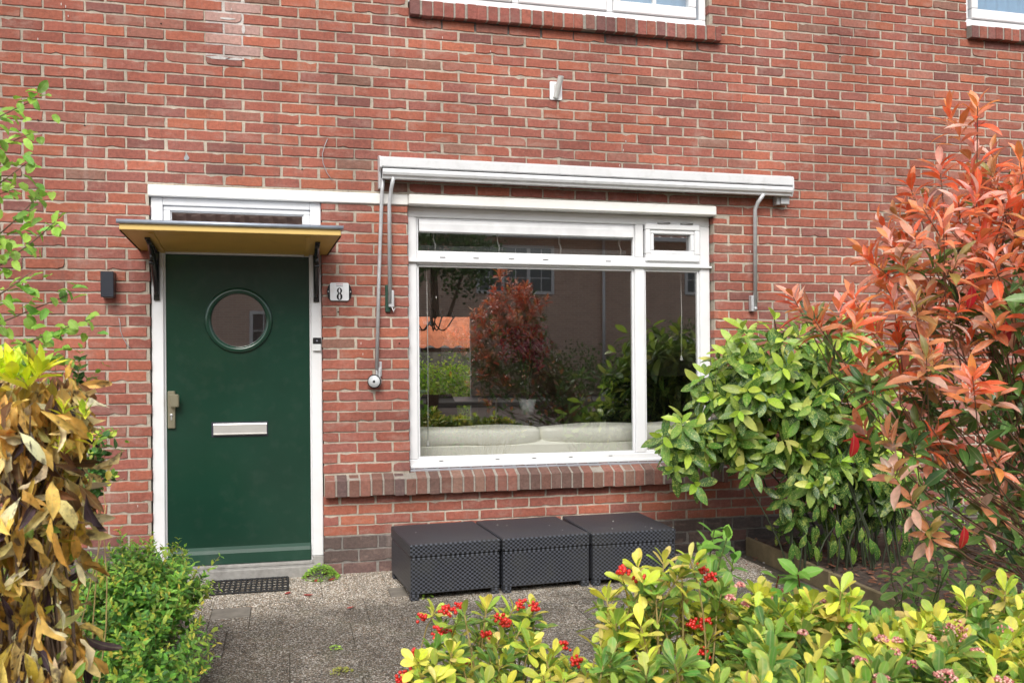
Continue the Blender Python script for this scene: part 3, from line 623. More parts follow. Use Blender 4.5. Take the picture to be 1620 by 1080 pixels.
cable([(518, 220, -.004), (514, 230, -.012), (510, 243, -.015), (511, 258, -.014), (517, 273, -.012), (526, 286, -.006)], .0022, 'thin grey cable hanging from a hole in the bricks above the door')
cable([(188, 503, -.006), (190, 512, -.012), (190, 521, -.015), (194, 533, -.014), (201, 545, -.01), (207, 551, -.003)], .0022, 'short grey wire below the wall lamp left of the door')
# ---------------------------------------------------------------- ground
SOIL = mat('soil', (.060, .042, .032), rough=.95, var=.5, scale=30, bump=1., bscale=60, dirt=((.16, .07, .045), .8, 45))
m = MB(); n = 40
m.add([(-70, -70, 0), (70, -70, 0), (70, 70, 0), (-70, 70, 0)], [(0, 1, 2, 3)]); m.build('ground', mat('bare_ground', (.10, .085, .065), rough=.95, var=.4, scale=8, bump=.6, bscale=40), kind='structure', shear=False)
def pebblemat():
    m_, t, b = newmat('exposed_aggregate'); g = N(t, 'NewGeometry')
    v = N(t, 'TexVoronoi'); v.inputs['Scale'].default_value = 175; t.links.new(g.outputs['Position'], v.inputs['Vector'])
    sp = N(t, 'SeparateColor'); t.links.new(v.outputs['Color'], sp.inputs[0])
    r = N(t, 'ValToRGB'); r.color_ramp.interpolation = 'CONSTANT'; e = r.color_ramp.elements
    cols = [(0, (.05, .045, .036)), (.18, (.21, .18, .135)), (.34, (.34, .29, .22)), (.48, (.11, .08, .055)), (.6, (.42, .38, .31)), (.72, (.25, .15, .09)), (.80, (.74, .71, .65)), (.94, (.09, .09, .085))]
    e[0].position = 0; e[0].color = (*cols[0][1], 1); e[1].position = .18; e[1].color = (*cols[1][1], 1)
    for p, c_ in cols[2:]: q = e.new(p); q.color = (*c_, 1)
    t.links.new(sp.outputs[0], r.inputs[0])
    # grime: strong out in the open, little under the wall
    n1 = N(t, 'TexNoise'); n1.inputs['Scale'].default_value = 3.2; n1.inputs['Detail'].default_value = 8; n1.inputs['Roughness'].default_value = .65
    t.links.new(g.outputs['Position'], n1.inputs['Vector'])
    sy = N(t, 'SeparateXYZ'); t.links.new(g.outputs['Position'], sy.inputs[0]); sc_ = N(t, 'MapRange'); sc_.inputs['From Min'].default_value = -.35; sc_.inputs['From Max'].default_value = -.95; sc_.inputs['To Min'].default_value = .08; sc_.inputs['To Max'].default_value = .62; t.links.new(sy.outputs[1], sc_.inputs['Value'])
    ad = N(t, 'Math', operation='ADD'); t.links.new(n1.outputs[0], ad.inputs[0]); t.links.new(sc_.outputs[0], ad.inputs[1])
    mr = N(t, 'MapRange'); mr.inputs['From Min'].default_value = .62; mr.inputs['From Max'].default_value = 1.12; mr.inputs['To Min'].default_value = 1.45; mr.inputs['To Max'].default_value = .52
    t.links.new(ad.outputs[0], mr.inputs['Value'])
    mxa = N(t, 'Mix', data_type='RGBA'); mxa.inputs[0].default_value = .12; t.links.new(r.outputs[0], mxa.inputs[6]); mxa.inputs[7].default_value = (.27, .23, .175, 1)
    vm = N(t, 'VectorMath', operation='SCALE'); t.links.new(mxa.outputs[2], vm.inputs[0]); t.links.new(mr.outputs[0], vm.inputs['Scale'])
    n2 = N(t, 'TexNoise'); n2.inputs['Scale'].default_value = 5; n2.inputs['Detail'].default_value = 7; t.links.new(g.outputs['Position'], n2.inputs['Vector'])
    mr2 = N(t, 'MapRange'); mr2.inputs['From Min'].default_value = .55; mr2.inputs['From Max'].default_value = .75; mr2.inputs['To Max'].default_value = .5; t.links.new(n2.outputs[0], mr2.inputs['Value'])
    mu = N(t, 'Math', operation='MULTIPLY'); t.links.new(mr2.outputs[0], mu.inputs[0]); t.links.new(sc_.outputs[0], mu.inputs[1])
    mx = N(t, 'Mix', data_type='RGBA'); t.links.new(mu.outputs[0], mx.inputs[0]); t.links.new(vm.outputs[0], mx.inputs[6]); mx.inputs[7].default_value = (.075, .085, .035, 1)
    t.links.new(mx.outputs[2], b.inputs['Base Color']); b.inputs['Roughness'].default_value = .8
    bp = N(t, 'Bump'); bp.inputs['Strength'].default_value = .8; bp.inputs['Distance'].default_value = .004; bp.invert = True
    t.links.new(v.outputs['Distance'], bp.inputs['Height']); t.links.new(bp.outputs[0], b.inputs['Normal'])
    return m_
PEB = pebblemat(); PAV = mat('concrete_tile', (.21, .19, .16), rough=.85, var=.2, scale=20, bump=.4, bscale=150, dirt=((.10, .09, .06), .6, 8))
m = MB(); m.mi = 0
def slab(x0, x1, y0, y1, mi, grime):
    m.mi = mi; k = grime; m.cur = (k, k, k); h = .020 + rr.gauss(0, .0012)
    x0 += .0012; x1 -= .0012; y0 += .0012; y1 -= .0012; c = .0025
    n_ = 4; tz = rr.gauss(0, .0012)
    m.add([(x0, y0, 0.004), (x1, y0, .004), (x1, y1, .004), (x0, y1, .004), (x0, y0, h - c), (x1, y0, h - c + tz), (x1, y1, h - c + tz), (x0, y1, h - c),
           (x0 + c, y0 + c, h), (x1 - c, y0 + c, h + tz), (x1 - c, y1 - c, h + tz), (x0 + c, y1 - c, h)],
          [(0, 1, 5, 4), (1, 2, 6, 5), (2, 3, 7, 6), (3, 0, 4, 7), (4, 5, 9, 8), (5, 6, 10, 9), (6, 7, 11, 10), (7, 4, 8, 11), (8, 9, 10, 11)])
ed = [-1.36, -.78, -.405, .19, .565]
for a, b in zip(ed[:-1], ed[1:]): slab(a, b, -.60, .022, 0, 0)
slab(.565, .665, -.40, .022, 0, 0); slab(.565, .665, -.60, -.40, 1, 0); ed = [.665, 1.165, 1.765, 2.365, 2.93]
for a, b in zip(ed[:-1], ed[1:]): slab(a, b, -.60, .022, 0, 0)
slab(-1.19, -.39, -1.0, -.60, 0, 0); slab(-.39, -.19, -.79, -.60, 1, 0); slab(-.39, -.19, -1.0, -.79, 0, 0)
for x in (-.19, .41, 1.01, 1.61, 2.21): slab(x, min(x + .6, 2.94), -1.0, -.60, 0, 0)
yr = -1.0; k = 1
while yr > -5.6:
    x = -1.19 if k % 2 == 0 else -.89
    while x < 2.9:
        slab(x, min(x + .6, 2.94), yr - .40, yr, 0, 0); x += .6
    yr -= .40; k += 1
m.build('tile_path', [PEB, PAV], kind='structure', shear=False)
m = MB(); m.add([(-1.4, -5.7, .010), (2.96, -5.7, .010), (2.96, .03, .010), (-1.4, .03, .010)], [(0, 1, 2, 3)]); m.build('path_joints', mat('joint_sand', (.08, .075, .045), rough=.95, var=.5, scale=30), kind='structure', shear=False)
# planting bed on the right, edged with a plank
m = MB(); nx, ny = 60, 60; vs = []; rs_ = np.random.default_rng(4)
hx = rs_.normal(0, .006, (nx + 1, ny + 1))
for i in range(nx + 1):
    for j in range(ny + 1):
        x = 3.06 + 4.5 * i / nx; y = -4.5 + 4.52 * j / ny; vs.append((x, y, .085 + hx[i, j] + .02 * math.sin(x * 3) * math.sin(y * 4)))
m.add(vs, [(i * (ny + 1) + j, (i + 1) * (ny + 1) + j, (i + 1) * (ny + 1) + j + 1, i * (ny + 1) + j + 1) for i in range(nx) for j in range(ny)])
m.build('planting_bed', SOIL, kind='structure', shear=False)
def ground_patch(name, x0, x1, y0, y1, z, mt):
    m = MB(); nx, ny = 30, 40; vs = []
    for i in range(nx + 1):
        for j in range(ny + 1): vs.append((x0 + (x1 - x0) * i / nx, y0 + (y1 - y0) * j / ny, z + rr.gauss(0, .004)))
    m.add(vs, [(i * (ny + 1) + j, (i + 1) * (ny + 1) + j, (i + 1) * (ny + 1) + j + 1, i * (ny + 1) + j + 1) for i in range(nx) for j in range(ny)])
    return m.build(name, mt, kind='structure', shear=False)
ground_patch('flower_bed', -6, -.52, -5.2, -.70, .032, SOIL)
ground_patch('side_bed', -6, -1.37, -.72, .02, .030, SOIL)
WOOD = mat('weathered_timber', (.20, .155, .085), rough=.85, var=.3, scale=9, bump=.8, bscale=60, dirt=((.07, .085, .035), .75, 6))
m = MB(); ys_ = [-.06, -1.05, -1.75, -3.9]
t = thing('timber_edging', 'weathered greenish timber edging board along the raised planting bed', 'edging board', (3.05, -.06, 0))
for k in range(3):
    m = MB(); m.box(3.035 + .012 * (k % 2), 3.065 + .012 * (k % 2), ys_[k + 1] + .003, ys_[k], .0, .122 - .006 * k, .004); m.build('board', WOOD, t, shear=False)
CHIP = colmat('bark_chip', rough=.9, var=.3); m = MB()
for k in range(1500):
    x = rr.uniform(3.08, 5.2); y = rr.uniform(-3.2, -.05); a = rr.uniform(0, 3.14); l = rr.uniform(.008, .024); w2 = l * rr.uniform(.25, .5); z = .100 + rr.uniform(-.01, .01)
    m.cur = rr.choice([(.16, .065, .04), (.22, .09, .05), (.09, .05, .035), (.28, .15, .09), (.05, .035, .03)])
    c, s = math.cos(a), math.sin(a); tl = rr.uniform(-.3, .3)
    P = [(-l, -w2), (l, -w2 * .7), (l * .8, w2), (-l * .9, w2 * .8)]
    m.add([(x + c * p - s * q, y + s * p + c * q, z + p * tl) for p, q in P] + [(x + c * p - s * q, y + s * p + c * q, z + p * tl - .004) for p, q in P], [(0, 1, 2, 3), (0, 4, 5, 1), (1, 5, 6, 2), (2, 6, 7, 3), (3, 7, 4, 0)])
o = m.build('bark_mulch', CHIP, shear=False); o['kind'] = 'stuff'; tag(o, 'reddish brown bark chips scattered over the raised bed', 'mulch')
m = MB()
for k in range(260):
    px = rr.uniform(1075, 1210); py = rr.uniform(855, 930); x, y = G(px, py)
    if x > 3.02 or y > -.02: continue
    r_ = rr.uniform(.004, .009); m.cur = rr.choice([(.5, .48, .45), (.3, .28, .25), (.18, .16, .15), (.62, .6, .57), (.3, .15, .12)])
    m.lathe((x, y, .021), (0, 0, 1), [(0, r_), (r_ * .5, r_ * .9), (r_ * .8, r_ * .4)], 6)
o = m.build('loose_gravel', CHIP, shear=False); o['kind'] = 'stuff'; tag(o, 'loose pale grit on the tiles beside the timber edging', 'gravel')
# ---------------------------------------------------------------- door mat
RUB = mat('black_rubber', (.018, .018, .019), rough=.7, var=.2, bump=.3, bscale=200)
mx0, my0 = G(322, 949, .03); mx1, my1 = G(452, 911, .03)
mx0, mx1, my0, my1 = -.46, -.012, -.335, -.045
m = MB(); z0 = .021; z1 = .036
nx_, ny_ = 15, 5; dx = (mx1 - mx0) / nx_; dy = (my1 - my0) / ny_
for i in range(nx_ + 1):
    x = mx0 + i * dx; m.tube([(x + .0022 * math.sin(j * 2.4 + i), my0 + (my1 - my0) * j / 24, .028) for j in range(25)], .0056 if 0 < i < nx_ else .007, 5)
for j in range(ny_ + 1):
    y = my0 + j * dy; m.tube([(mx0 + (mx1 - mx0) * i / 44, y + .003 * math.sin(i * 2.1 + j * 3), .030) for i in range(45)], .0040 if 0 < j < ny_ else .006, 5)
o = m.build('door_mat', RUB, loc=((mx0 + mx1) / 2, (my0 + my1) / 2, .021)); tag(o, 'black perforated rubber mat on the tiles at the green door', 'doormat')
# ---------------------------------------------------------------- rattan boxes
def weave():
    m_, t, b = newmat('woven_resin'); uv = N(t, 'UVMap'); mp = N(t, 'Mapping'); mp.inputs['Scale'].default_value = (1 / .0140, 1 / .0112, 1); mp.inputs['Location'].default_value = (.13, .27, .5)
    t.links.new(uv.outputs[0], mp.inputs['Vector']); ck = N(t, 'TexChecker'); ck.inputs['Scale'].default_value = 1.0; t.links.new(mp.outputs[0], ck.inputs['Vector'])
    ck.inputs['Color1'].default_value = (.070, .077, .096, 1); ck.inputs['Color2'].default_value = (.004, .0045, .006, 1)
    tc = N(t, 'NewGeometry'); n_ = N(t, 'TexNoise'); n_.inputs['Scale'].default_value = 7; n_.inputs['Detail'].default_value = 8; t.links.new(tc.outputs['Position'], n_.inputs['Vector'])
    mr = N(t, 'MapRange'); mr.inputs['From Min'].default_value = .48; mr.inputs['From Max'].default_value = .8; mr.inputs['To Max'].default_value = .5; t.links.new(n_.outputs[0], mr.inputs['Value'])
    mx = N(t, 'Mix', data_type='RGBA'); t.links.new(mr.outputs[0], mx.inputs[0]); t.links.new(ck.outputs['Color'], mx.inputs[6]); mx.inputs[7].default_value = (.055, .056, .050, 1)
    t.links.new(mx.outputs[2], b.inputs['Base Color']); b.inputs['Roughness'].default_value = .45
    bp = N(t, 'Bump'); bp.inputs['Strength'].default_value = .6; bp.inputs['Distance'].default_value = .002; t.links.new(ck.outputs['Fac'], bp.inputs['Height']); t.links.new(bp.outputs[0], b.inputs['Normal'])
    return m_
WEAVE = weave()
def boxuv(o):
    me = o.data; uv = me.uv_layers.new(name='UVMap')
    for p in me.polygons:
        nn = p.normal; ax = max(range(3), key=lambda i: abs(nn[i]))
        for li in p.loop_indices:
            v = me.vertices[me.loops[li].vertex_index].co
            uv.data[li].uv = ((v.y, v.z) if ax == 0 else (v.x, v.z) if ax == 1 else (v.x, v.y))
for k, (bx, by, rot, wd, dp, lab) in enumerate(((.655, -.722, 4.6, .520, .565, 'low dark grey woven resin box nearest the door, left end of the row'), (1.187, -.690, 4.4, .533, .565, 'low dark grey woven resin box in the middle of the row under the window'), (1.730, -.668, 1.2, .528, .575, 'low dark grey woven resin box at the right end, partly behind the yellow leaves'))):
    t = thing('storage_box', lab, 'storage box', (bx, by, .021), group='woven resin boxes under the front window'); t.rotation_euler[2] = R_(rot)
    H0 = .31
    def bb(name, x0, x1, y0, y1, z0, z1, bev):
        m = MB(); m.box(x0, x1, y0, y1, z0, z1, bev); o = m.build(name, WEAVE, None, loc=(0, 0, 0), shear=False); boxuv(o); o.parent = t; return o
    bb('body', .003, wd - .003, .003, dp - .003, .035, .236, .005)
    bb('lid', 0, wd, 0, dp, .2385, .31, .006)
    for i in (0, 1):
        for j in (0, 1):
            bb('foot', .004 + i * (wd - .054), .050 + i * (wd - .054), .004 + j * (dp - .06), .052 + j * (dp - .06), 0, .0345, .003)
# petals and fallen leaves
PET = mat('white_petal', (.75, .74, .70), rough=.6)
def speck(name, x, y, z, r, mt, label, cat, grp, el=1.0):
    m = MB(); n = 7; a0 = rr.uniform(0, 6); vs = [(x, y, z + r * .25)]
    for k in range(n):
        a = 2 * math.pi * k / n; q = r * rr.uniform(.7, 1.1); vs.append((x + q * math.cos(a) * math.cos(a0) * el - q * math.sin(a) * math.sin(a0), y + q * math.cos(a) * math.sin(a0) * el + q * math.sin(a) * math.cos(a0), z + rr.uniform(0, r * .3)))
    m.add(vs, [(0, k + 1, (k + 1) % n + 1) for k in range(n)]); o = m.build(name, mt, loc=(x, y, z), shear=False); tag(o, label, cat, grp)
for px, py in ((658, 842), (787, 830), (802, 831), (869, 831), (890, 838), (970, 824), (969, 836), (1021, 833), (1031, 835), (1064, 834)):
    x, y = G(px, py, .333); speck('fallen_petal', x, y, .3335, .0055, PET, 'tiny white petal fallen on the lid of a dark woven box', 'petal', 'white petals on the woven boxes')
REDL = mat('dry_red_leaf', (.40, .06, .045), rough=.6, var=.3)
for px, py, lb in ((484, 910, 'dry red leaf on the tiles between the mat and the green weed'), (525, 915, 'dry red leaf just right of the green weed at the door'), (455, 937, 'dry red leaf at the right edge of the rubber mat'), (488, 940, 'dry red leaf lying on the pale tile below the green weed'), (553, 960, 'dry red leaf in the tile joint left of the woven boxes'), (500, 917, 'dry red leaf tucked against the green weed')):
    x, y = G(px, py, .03); speck('fallen_leaf', x, y, .027, .016, REDL, lb, 'leaf', 'dry red leaves near the door', 2.0)
# ---------------------------------------------------------------- living room contents
LEA = mat('cream_leather', (.92, .92, .82), rough=.45, var=.04, scale=5)
t = thing('sofa', 'cream leather sofa with its back against the front window', 'sofa', (1.8, .7, .1))
def cushion(m, x0, x1, y0, y1, z0, z1, r):
    n = 10; vs = []; sect = []
    for k in range(24):
        a = 2 * math.pi * k / 24; c, s = math.cos(a), math.sin(a); p = .45
        sect.append((math.copysign(abs(c) ** p, c), math.copysign(abs(s) ** p, s)))
    xs_ = [x0 + (x1 - x0) * (.5 - .5 * math.cos(math.pi * i / 14)) for i in range(15)]; rows = []
    for i, x in enumerate(xs_):
        q = math.sin(math.pi * i / 14) ** .16 if 0 < i < 14 else 0.05
        for c, s in sect: vs.append((x, (y0 + y1) / 2 + c * (y1 - y0) / 2 * q, (z0 + z1) / 2 + s * (z1 - z0) / 2 * q + .006 * math.sin(x * 9 + c * 2)))
    sm = m.smooth; m.smooth = True
    m.add(vs, [(i * 24 + k, i * 24 + (k + 1) % 24, (i + 1) * 24 + (k + 1) % 24, (i + 1) * 24 + k) for i in range(14) for k in range(24)]); m.smooth = sm
m = MB(); m.box(.70, 3.0, .34, .56, .10, .775, .03); m.build('back_frame', LEA, t)
for a, b in ((.72, 1.705), (1.700, 2.95)):
    m = MB(); cushion(m, a, b, .33, .62, .735, .868, .05); m.build('back_cushion', LEA, t)
m = MB(); m.box(.72, 2.98, .56, 1.25, .25, .5, .05); m.build('seat', LEA, t)
BLKW = mat('black_wood', (.03, .026, .024), rough=.35); DW = mat('dark_wood', (.07, .04, .028), rough=.35)
t = thing('dining_table', 'dark dining table at the back of the living room', 'table', (2.0, 4.2, .1))
m = MB(); m.box(1.1, 2.6, 3.7, 4.6, .80, .84, .01); m.build('tabletop', BLKW, t)
for x in (1.2, 2.5):
    for y in (3.8, 4.5): m = MB(); m.box(x - .03, x + .03, y - .03, y + .03, .1, .80); m.build('leg', BLKW, t)
def chair(x, y, lab, face=1):
    t = thing('dining_chair', lab, 'chair', (x, y, .1), group='dark chairs in the living room')
    m = MB(); cushion(m, x - .23, x + .23, y - .22, y + .22, .52, .60, .03); m.build('seat', DW, t)
    m = MB(); vs = []; n = 16
    for j in range(7):
        zz = .58 + .36 * j / 6; ww = .22 * (1 - .35 * (j / 6) ** 3)
        for k in range(n): a = -1 + 2 * k / (n - 1); vs.append((x + ww * a, y + face * (-.22 + .09 * a * a - .03 * j / 6), zz))
    m.smooth = True; m.add(vs, [(j * n + k, j * n + k + 1, (j + 1) * n + k + 1, (j + 1) * n + k) for j in range(6) for k in range(n - 1)]); m.build('backrest', DW, t)
    for sx in (-.17, .17):
        for sy in (-.16, .16): m = MB(); m.tube([(x + sx * .7, y + sy * .7, .54), (x + sx, y + sy, .1)], .014, 6); m.build('leg', BLKW, t)
chair(1.45, 3.5, 'dark shell chair nearest the rear window, seen through the glass at left'); chair(2.15, 3.45, 'dark shell chair in front of the dining table, seen right of the rear window')
t = thing('armchair', 'black leather armchair in the middle of the living room', 'armchair', (2.05, 2.1, .1))
m = MB(); cushion(m, 1.75, 2.35, 1.9, 2.1, .45, 1.02, .05); m.build('backrest', BLKW, t); m = MB(); cushion(m, 1.75, 2.35, 2.0, 2.6, .35, .58, .05); m.build('seat', BLKW, t)
for x in (1.72, 2.34): m = MB(); m.box(x - .04, x + .04, 2.0, 2.6, .1, .70, .02); m.build('arm', BLKW, t)
t = thing('television', 'black television screen standing at the right of the living room', 'television', (2.9, 1.4, .5))
m = MB(); m.box(2.55, 3.35, 1.5, 1.54, .70, 1.17, .006); m.build('screen', mat('tv_screen', (.01, .01, .012), rough=.15), t); m = MB(); m.box(2.5, 3.4, 1.4, 1.7, .1, .62, .01); m.box(2.85, 3.0, 1.49, 1.53, .62, .70); m.build('stand', BLKW, t)
t = thing('orchid', 'dark magenta orchid in bloom on the window side of the room', 'orchid', (1.85, 1.3, .9))
m = MB(); m.lathe((1.85, 1.3, .10), (0, 0, 1), [(0, .12), (.02, .12), (.03, .02), (.74, .02), (.75, .14), (.78, .14)], 16); tb = m.build('pedestal', BLKW, t)
m = MB(); m.lathe((1.85, 1.3, .88), (0, 0, 1), [(0, .05), (.12, .07), (.12, .06), (.1, .05)], 16); m.build('pot', PLA, t)
fm = MB(); sm_ = MB()
for q in range(4):
    a = q * 1.6; top = (1.85 + .10 * math.cos(a), 1.3 + .1 * math.sin(a), 1.42 + .03 * q)
    pts = [(1.85, 1.3, .96), (1.85 + .03 * math.cos(a), 1.3 + .03 * math.sin(a), 1.2), top, (top[0] + .07 * math.cos(a), top[1] + .07 * math.sin(a), top[2] + .03)]
    sm_.tube(pts, .004, 5)
    for h in range(11):
        cx_, cy_, cz_ = top[0] + rr.gauss(0, .055), top[1] + rr.gauss(0, .05), top[2] + rr.uniform(-.16, .07); r_ = .032
        for k in range(5):
            b_ = k * 1.257 + h; c0 = Vector((cx_ + r_ * math.cos(b_), cy_ - .01, cz_ + r_ * math.sin(b_))); u_ = Vector((math.cos(b_), 0, math.sin(b_))) * .026; v_ = Vector((-math.sin(b_), .5, math.cos(b_))) * .018
            fm.add([c0 - u_, c0 + v_, c0 + u_ + Vector((0, .008, 0)), c0 - v_], [(0, 1, 2, 3)])
fm.build('blooms', mat('magenta_bloom', (.22, .01, .06), rough=.5), t); sm_.build('stems', mat('orchid_stem', (.06, .12, .04)), t)
t = thing('chandelier', 'black wrought iron chandelier with curled arms hanging at the left of the room', 'chandelier', (1.12, 1.6, 2.55))
q = P3(683, 520, 1.6); cxl = float(q[0])
m = MB(); m.tube([(cxl, 1.6, 2.55), (cxl, 1.6, 1.72)], .006, 6); m.lathe((cxl, 1.6, 1.74), (0, 0, -1), [(0, .012), (.03, .03), (.10, .012), (.14, .02), (.16, .004)], 12); m.build('rod', IRON, t)
for k in range(5):
    a = k * 1.257; m = MB(); pts = []
    for j in range(14):
        s = j / 13; rr_ = .02 + .16 * s; pts.append((cxl + rr_ * math.cos(a), 1.6 + rr_ * math.sin(a), 1.62 - .07 * math.sin(s * 3.6)))
    m.tube(pts, .0055, 6); m.lathe(pts[-1], (0, 0, 1), [(0, .01), (.02, .022), (.025, .012), (.06, .012)], 10); m.build('arm', IRON, t)
# pull cords and blind
CORD = mat('white_cord', (.6, .6, .58), rough=.6)
for px, y0, z1_, z0_, lb in ((676, .16, 1.93, .80, 'thin white blind cord at the left edge of the big pane'), (1078, .2, 1.93, 1.35, 'thin white blind cord with a bell end behind the narrow pane')):
    x, _ = W(px, 560, y0); m = MB(); m.tube([(x, y0, z1_), (x + .004, y0, (z1_ + z0_) / 2), (x, y0, z0_)], .0028, 5); m.lathe((x, y0, z0_), (0, 0, -1), [(-.01, .003), (.02, .011), (.028, .010)], 8); o = m.build('blind_cord', CORD, loc=(x, y0, z1_)); tag(o, lb, 'cord')
t = thing('venetian_blind', 'raised venetian blind with stacked dark slats behind the transom pane', 'blind', (1.55, .17, 2.05))
m = MB(); 
for k in range(7): m.box(.83, 2.26, .165, .19, 2.036 + k * .0065, 2.0395 + k * .0065)
m.build('slats', mat('blind_slats', (.22, .23, .23), rough=.5), t)
for px in (686, 787, 884, 979):
    x, _ = W(px, 380, .17); m = MB(); m.tube([(x + .008, .16, 2.20), (x - .004, .158, 2.12), (x + .010, .158, 2.08), (x + .006, .16, 2.04)], .006, 5); m.build('ladder_tape', CORD, t)
# ---------------------------------------------------------------- behind the house: garden seen through the rear window
m = MB(); m.box(-1, 7, 11.2, 11.25, 0, 1.30); o = m.build('garden_fence', mat('grey_fence', (.22, .20, .17), rough=.9, var=.3, scale=8), loc=(3, 11.2, 0)); tag(o, 'weathered grey board fence beyond the rear window', 'fence')
m = MB(); tm = mat('terracotta_tile', (.62, .20, .09), rough=.7, var=.2, scale=6)
t = thing('garden_shed', 'low shed with an orange pantile roof behind the rear garden', 'shed', (2.5, 12.5, 0))
m = MB(); m.box(0, 6.5, 12.0, 14, 0, 1.38); m.build('wall', BR, t, shear=False)
m = MB(); nx_ = 120; ny_ = 14; vs = []
for j in range(ny_ + 1):
    for i in range(nx_ + 1): vs.append((-.2 + 6.9 * i / nx_, 11.8 + 1.6 * j / ny_, 1.40 + .95 * j / ny_ + .03 * math.cos(2 * math.pi * i / 5) - (.035 if j % 2 else 0)))
m.add(vs, [(j * (nx_ + 1) + i, j * (nx_ + 1) + i + 1, (j + 1) * (nx_ + 1) + i + 1, (j + 1) * (nx_ + 1) + i) for j in range(ny_) for i in range(nx_)]); m.build('roof', tm, t, shear=False)
# ---------------------------------------------------------------- across the street (seen mirrored in the panes)
def farbrick():
    m_, t, b = newmat('far_brick'); g = N(t, 'NewGeometry'); mp = N(t, 'Mapping'); mp.inputs['Rotation'].default_value = (R_(90), 0, 0)
    br = N(t, 'TexBrick'); br.inputs['Scale'].default_value = 1; br.inputs['Brick Width'].default_value = .22; br.inputs['Row Height'].default_value = .065; br.inputs['Mortar Size'].default_value = .009
    br.inputs['Color1'].default_value = (.68, .44, .33, 1); br.inputs['Color2'].default_value = (.50, .30, .22, 1); br.inputs['Mortar'].default_value = (.72, .64, .55, 1)
    t.links.new(g.outputs['Position'], mp.inputs['Vector']); t.links.new(mp.outputs[0], br.inputs['Vector']); t.links.new(br.outputs[0], b.inputs['Base Color']); b.inputs['Roughness'].default_value = .9; return m_
FB = farbrick(); YO = -19.5
t = thing('opposite_house', 'brown brick terrace across the street with white windows, seen only as a reflection', 'house', (0, YO, 0))
m = MB(); m.box(-14, 22, YO - 8, YO, 0, 4.62); m.build('wall', FB, t, shear=False)
m = MB(); vs = []; nx_, ny_ = 300, 24
for j in range(ny_ + 1):
    for i in range(nx_ + 1): vs.append((-14.3 + 36.6 * i / nx_, YO + .5 - 4.6 * j / ny_, 4.57 + 3.4 * j / ny_ + .05 * math.cos(2 * math.pi * i / 3) - (.05 if j % 2 else 0)))
m.add(vs, [(j * (nx_ + 1) + i, j * (nx_ + 1) + i + 1, (j + 1) * (nx_ + 1) + i + 1, (j + 1) * (nx_ + 1) + i) for j in range(ny_) for i in range(nx_)]); m.build('roof', mat('brown_pantile', (.36, .20, .15), rough=.8, var=.3, scale=3), t, shear=False)
m = MB(); m.box(-14.3, 22.3, YO + .42, YO + .6, 4.46, 4.58, .01); m.build('gutter', WHITE, t, shear=False)
DGL = mat('far_pane', (.05, .06, .07), rough=.05, spec=.8)
for (x, z, wd, h, lt) in ((-8.5, 2.95, 2.2, 1.35, 3), (-3.2, 2.95, 1.2, 1.35, 2), (1.2, 2.95, 1.2, 1.35, 2), (5.2, 2.9, 2.3, 1.4, 3), (11.6, 2.95, 1.25, 1.35, 2), (15.5, 2.95, 2.2, 1.35, 3), (-8.5, .7, 2.4, 1.7, 3), (-1.0, .75, 2.2, 1.6, 3), (10.9, 1.15, 1.0, .45, 1), (14, .75, 2.2, 1.4, 3), (3.1, .1, 1.0, 2.0, 1)):
    m = MB(); m.frame(x, x + wd, z, z + h, .09, .09, .09, .09, YO - .02, YO + .05); 
    for k in range(1, lt): m.box(x + wd * k / lt - .05, x + wd * k / lt + .05, YO - .02, YO + .045, z + .09, z + h - .09)
    for k in range(lt): m.box(x + wd * (k + .5) / lt - .012, x + wd * (k + .5) / lt + .012, YO, YO + .03, z + .09, z + h - .09)
    for k in (1, 2): m.box(x + .09, x + wd - .09, YO, YO + .028, z + h * k / 3 - .012, z + h * k / 3 + .012)
    wo = m.build('window', WHITE, t, shear=False); m = MB(); m.box(x + .05, x + wd - .05, YO + .002, YO + .012, z + .05, z + h - .05); m.build('pane', DGL, wo, shear=False)
m = MB(); m.tube([(9.0, YO + .1, 0), (9.0, YO + .1, 4.5)], .05, 8); m.build('downpipe', WHITE, t, shear=False)
m = MB(); m.add([(-70, -14.6, .004), (70, -14.6, .004), (70, -9.6, .004), (-70, -9.6, .004)], [(0, 1, 2, 3)]); m.build('road', mat('road_brick', (.16, .12, .10), rough=.9, var=.3, scale=10), kind='structure', shear=False)
for y0, y1, nm in ((-9.5, -7.6, 'pavement'), (-16.4, -14.7, 'far_pavement')):
    m = MB(); m.box(-70, 70, y0, y1, -.05, .12, .01); m.build(nm, PAV, kind='structure', shear=False)
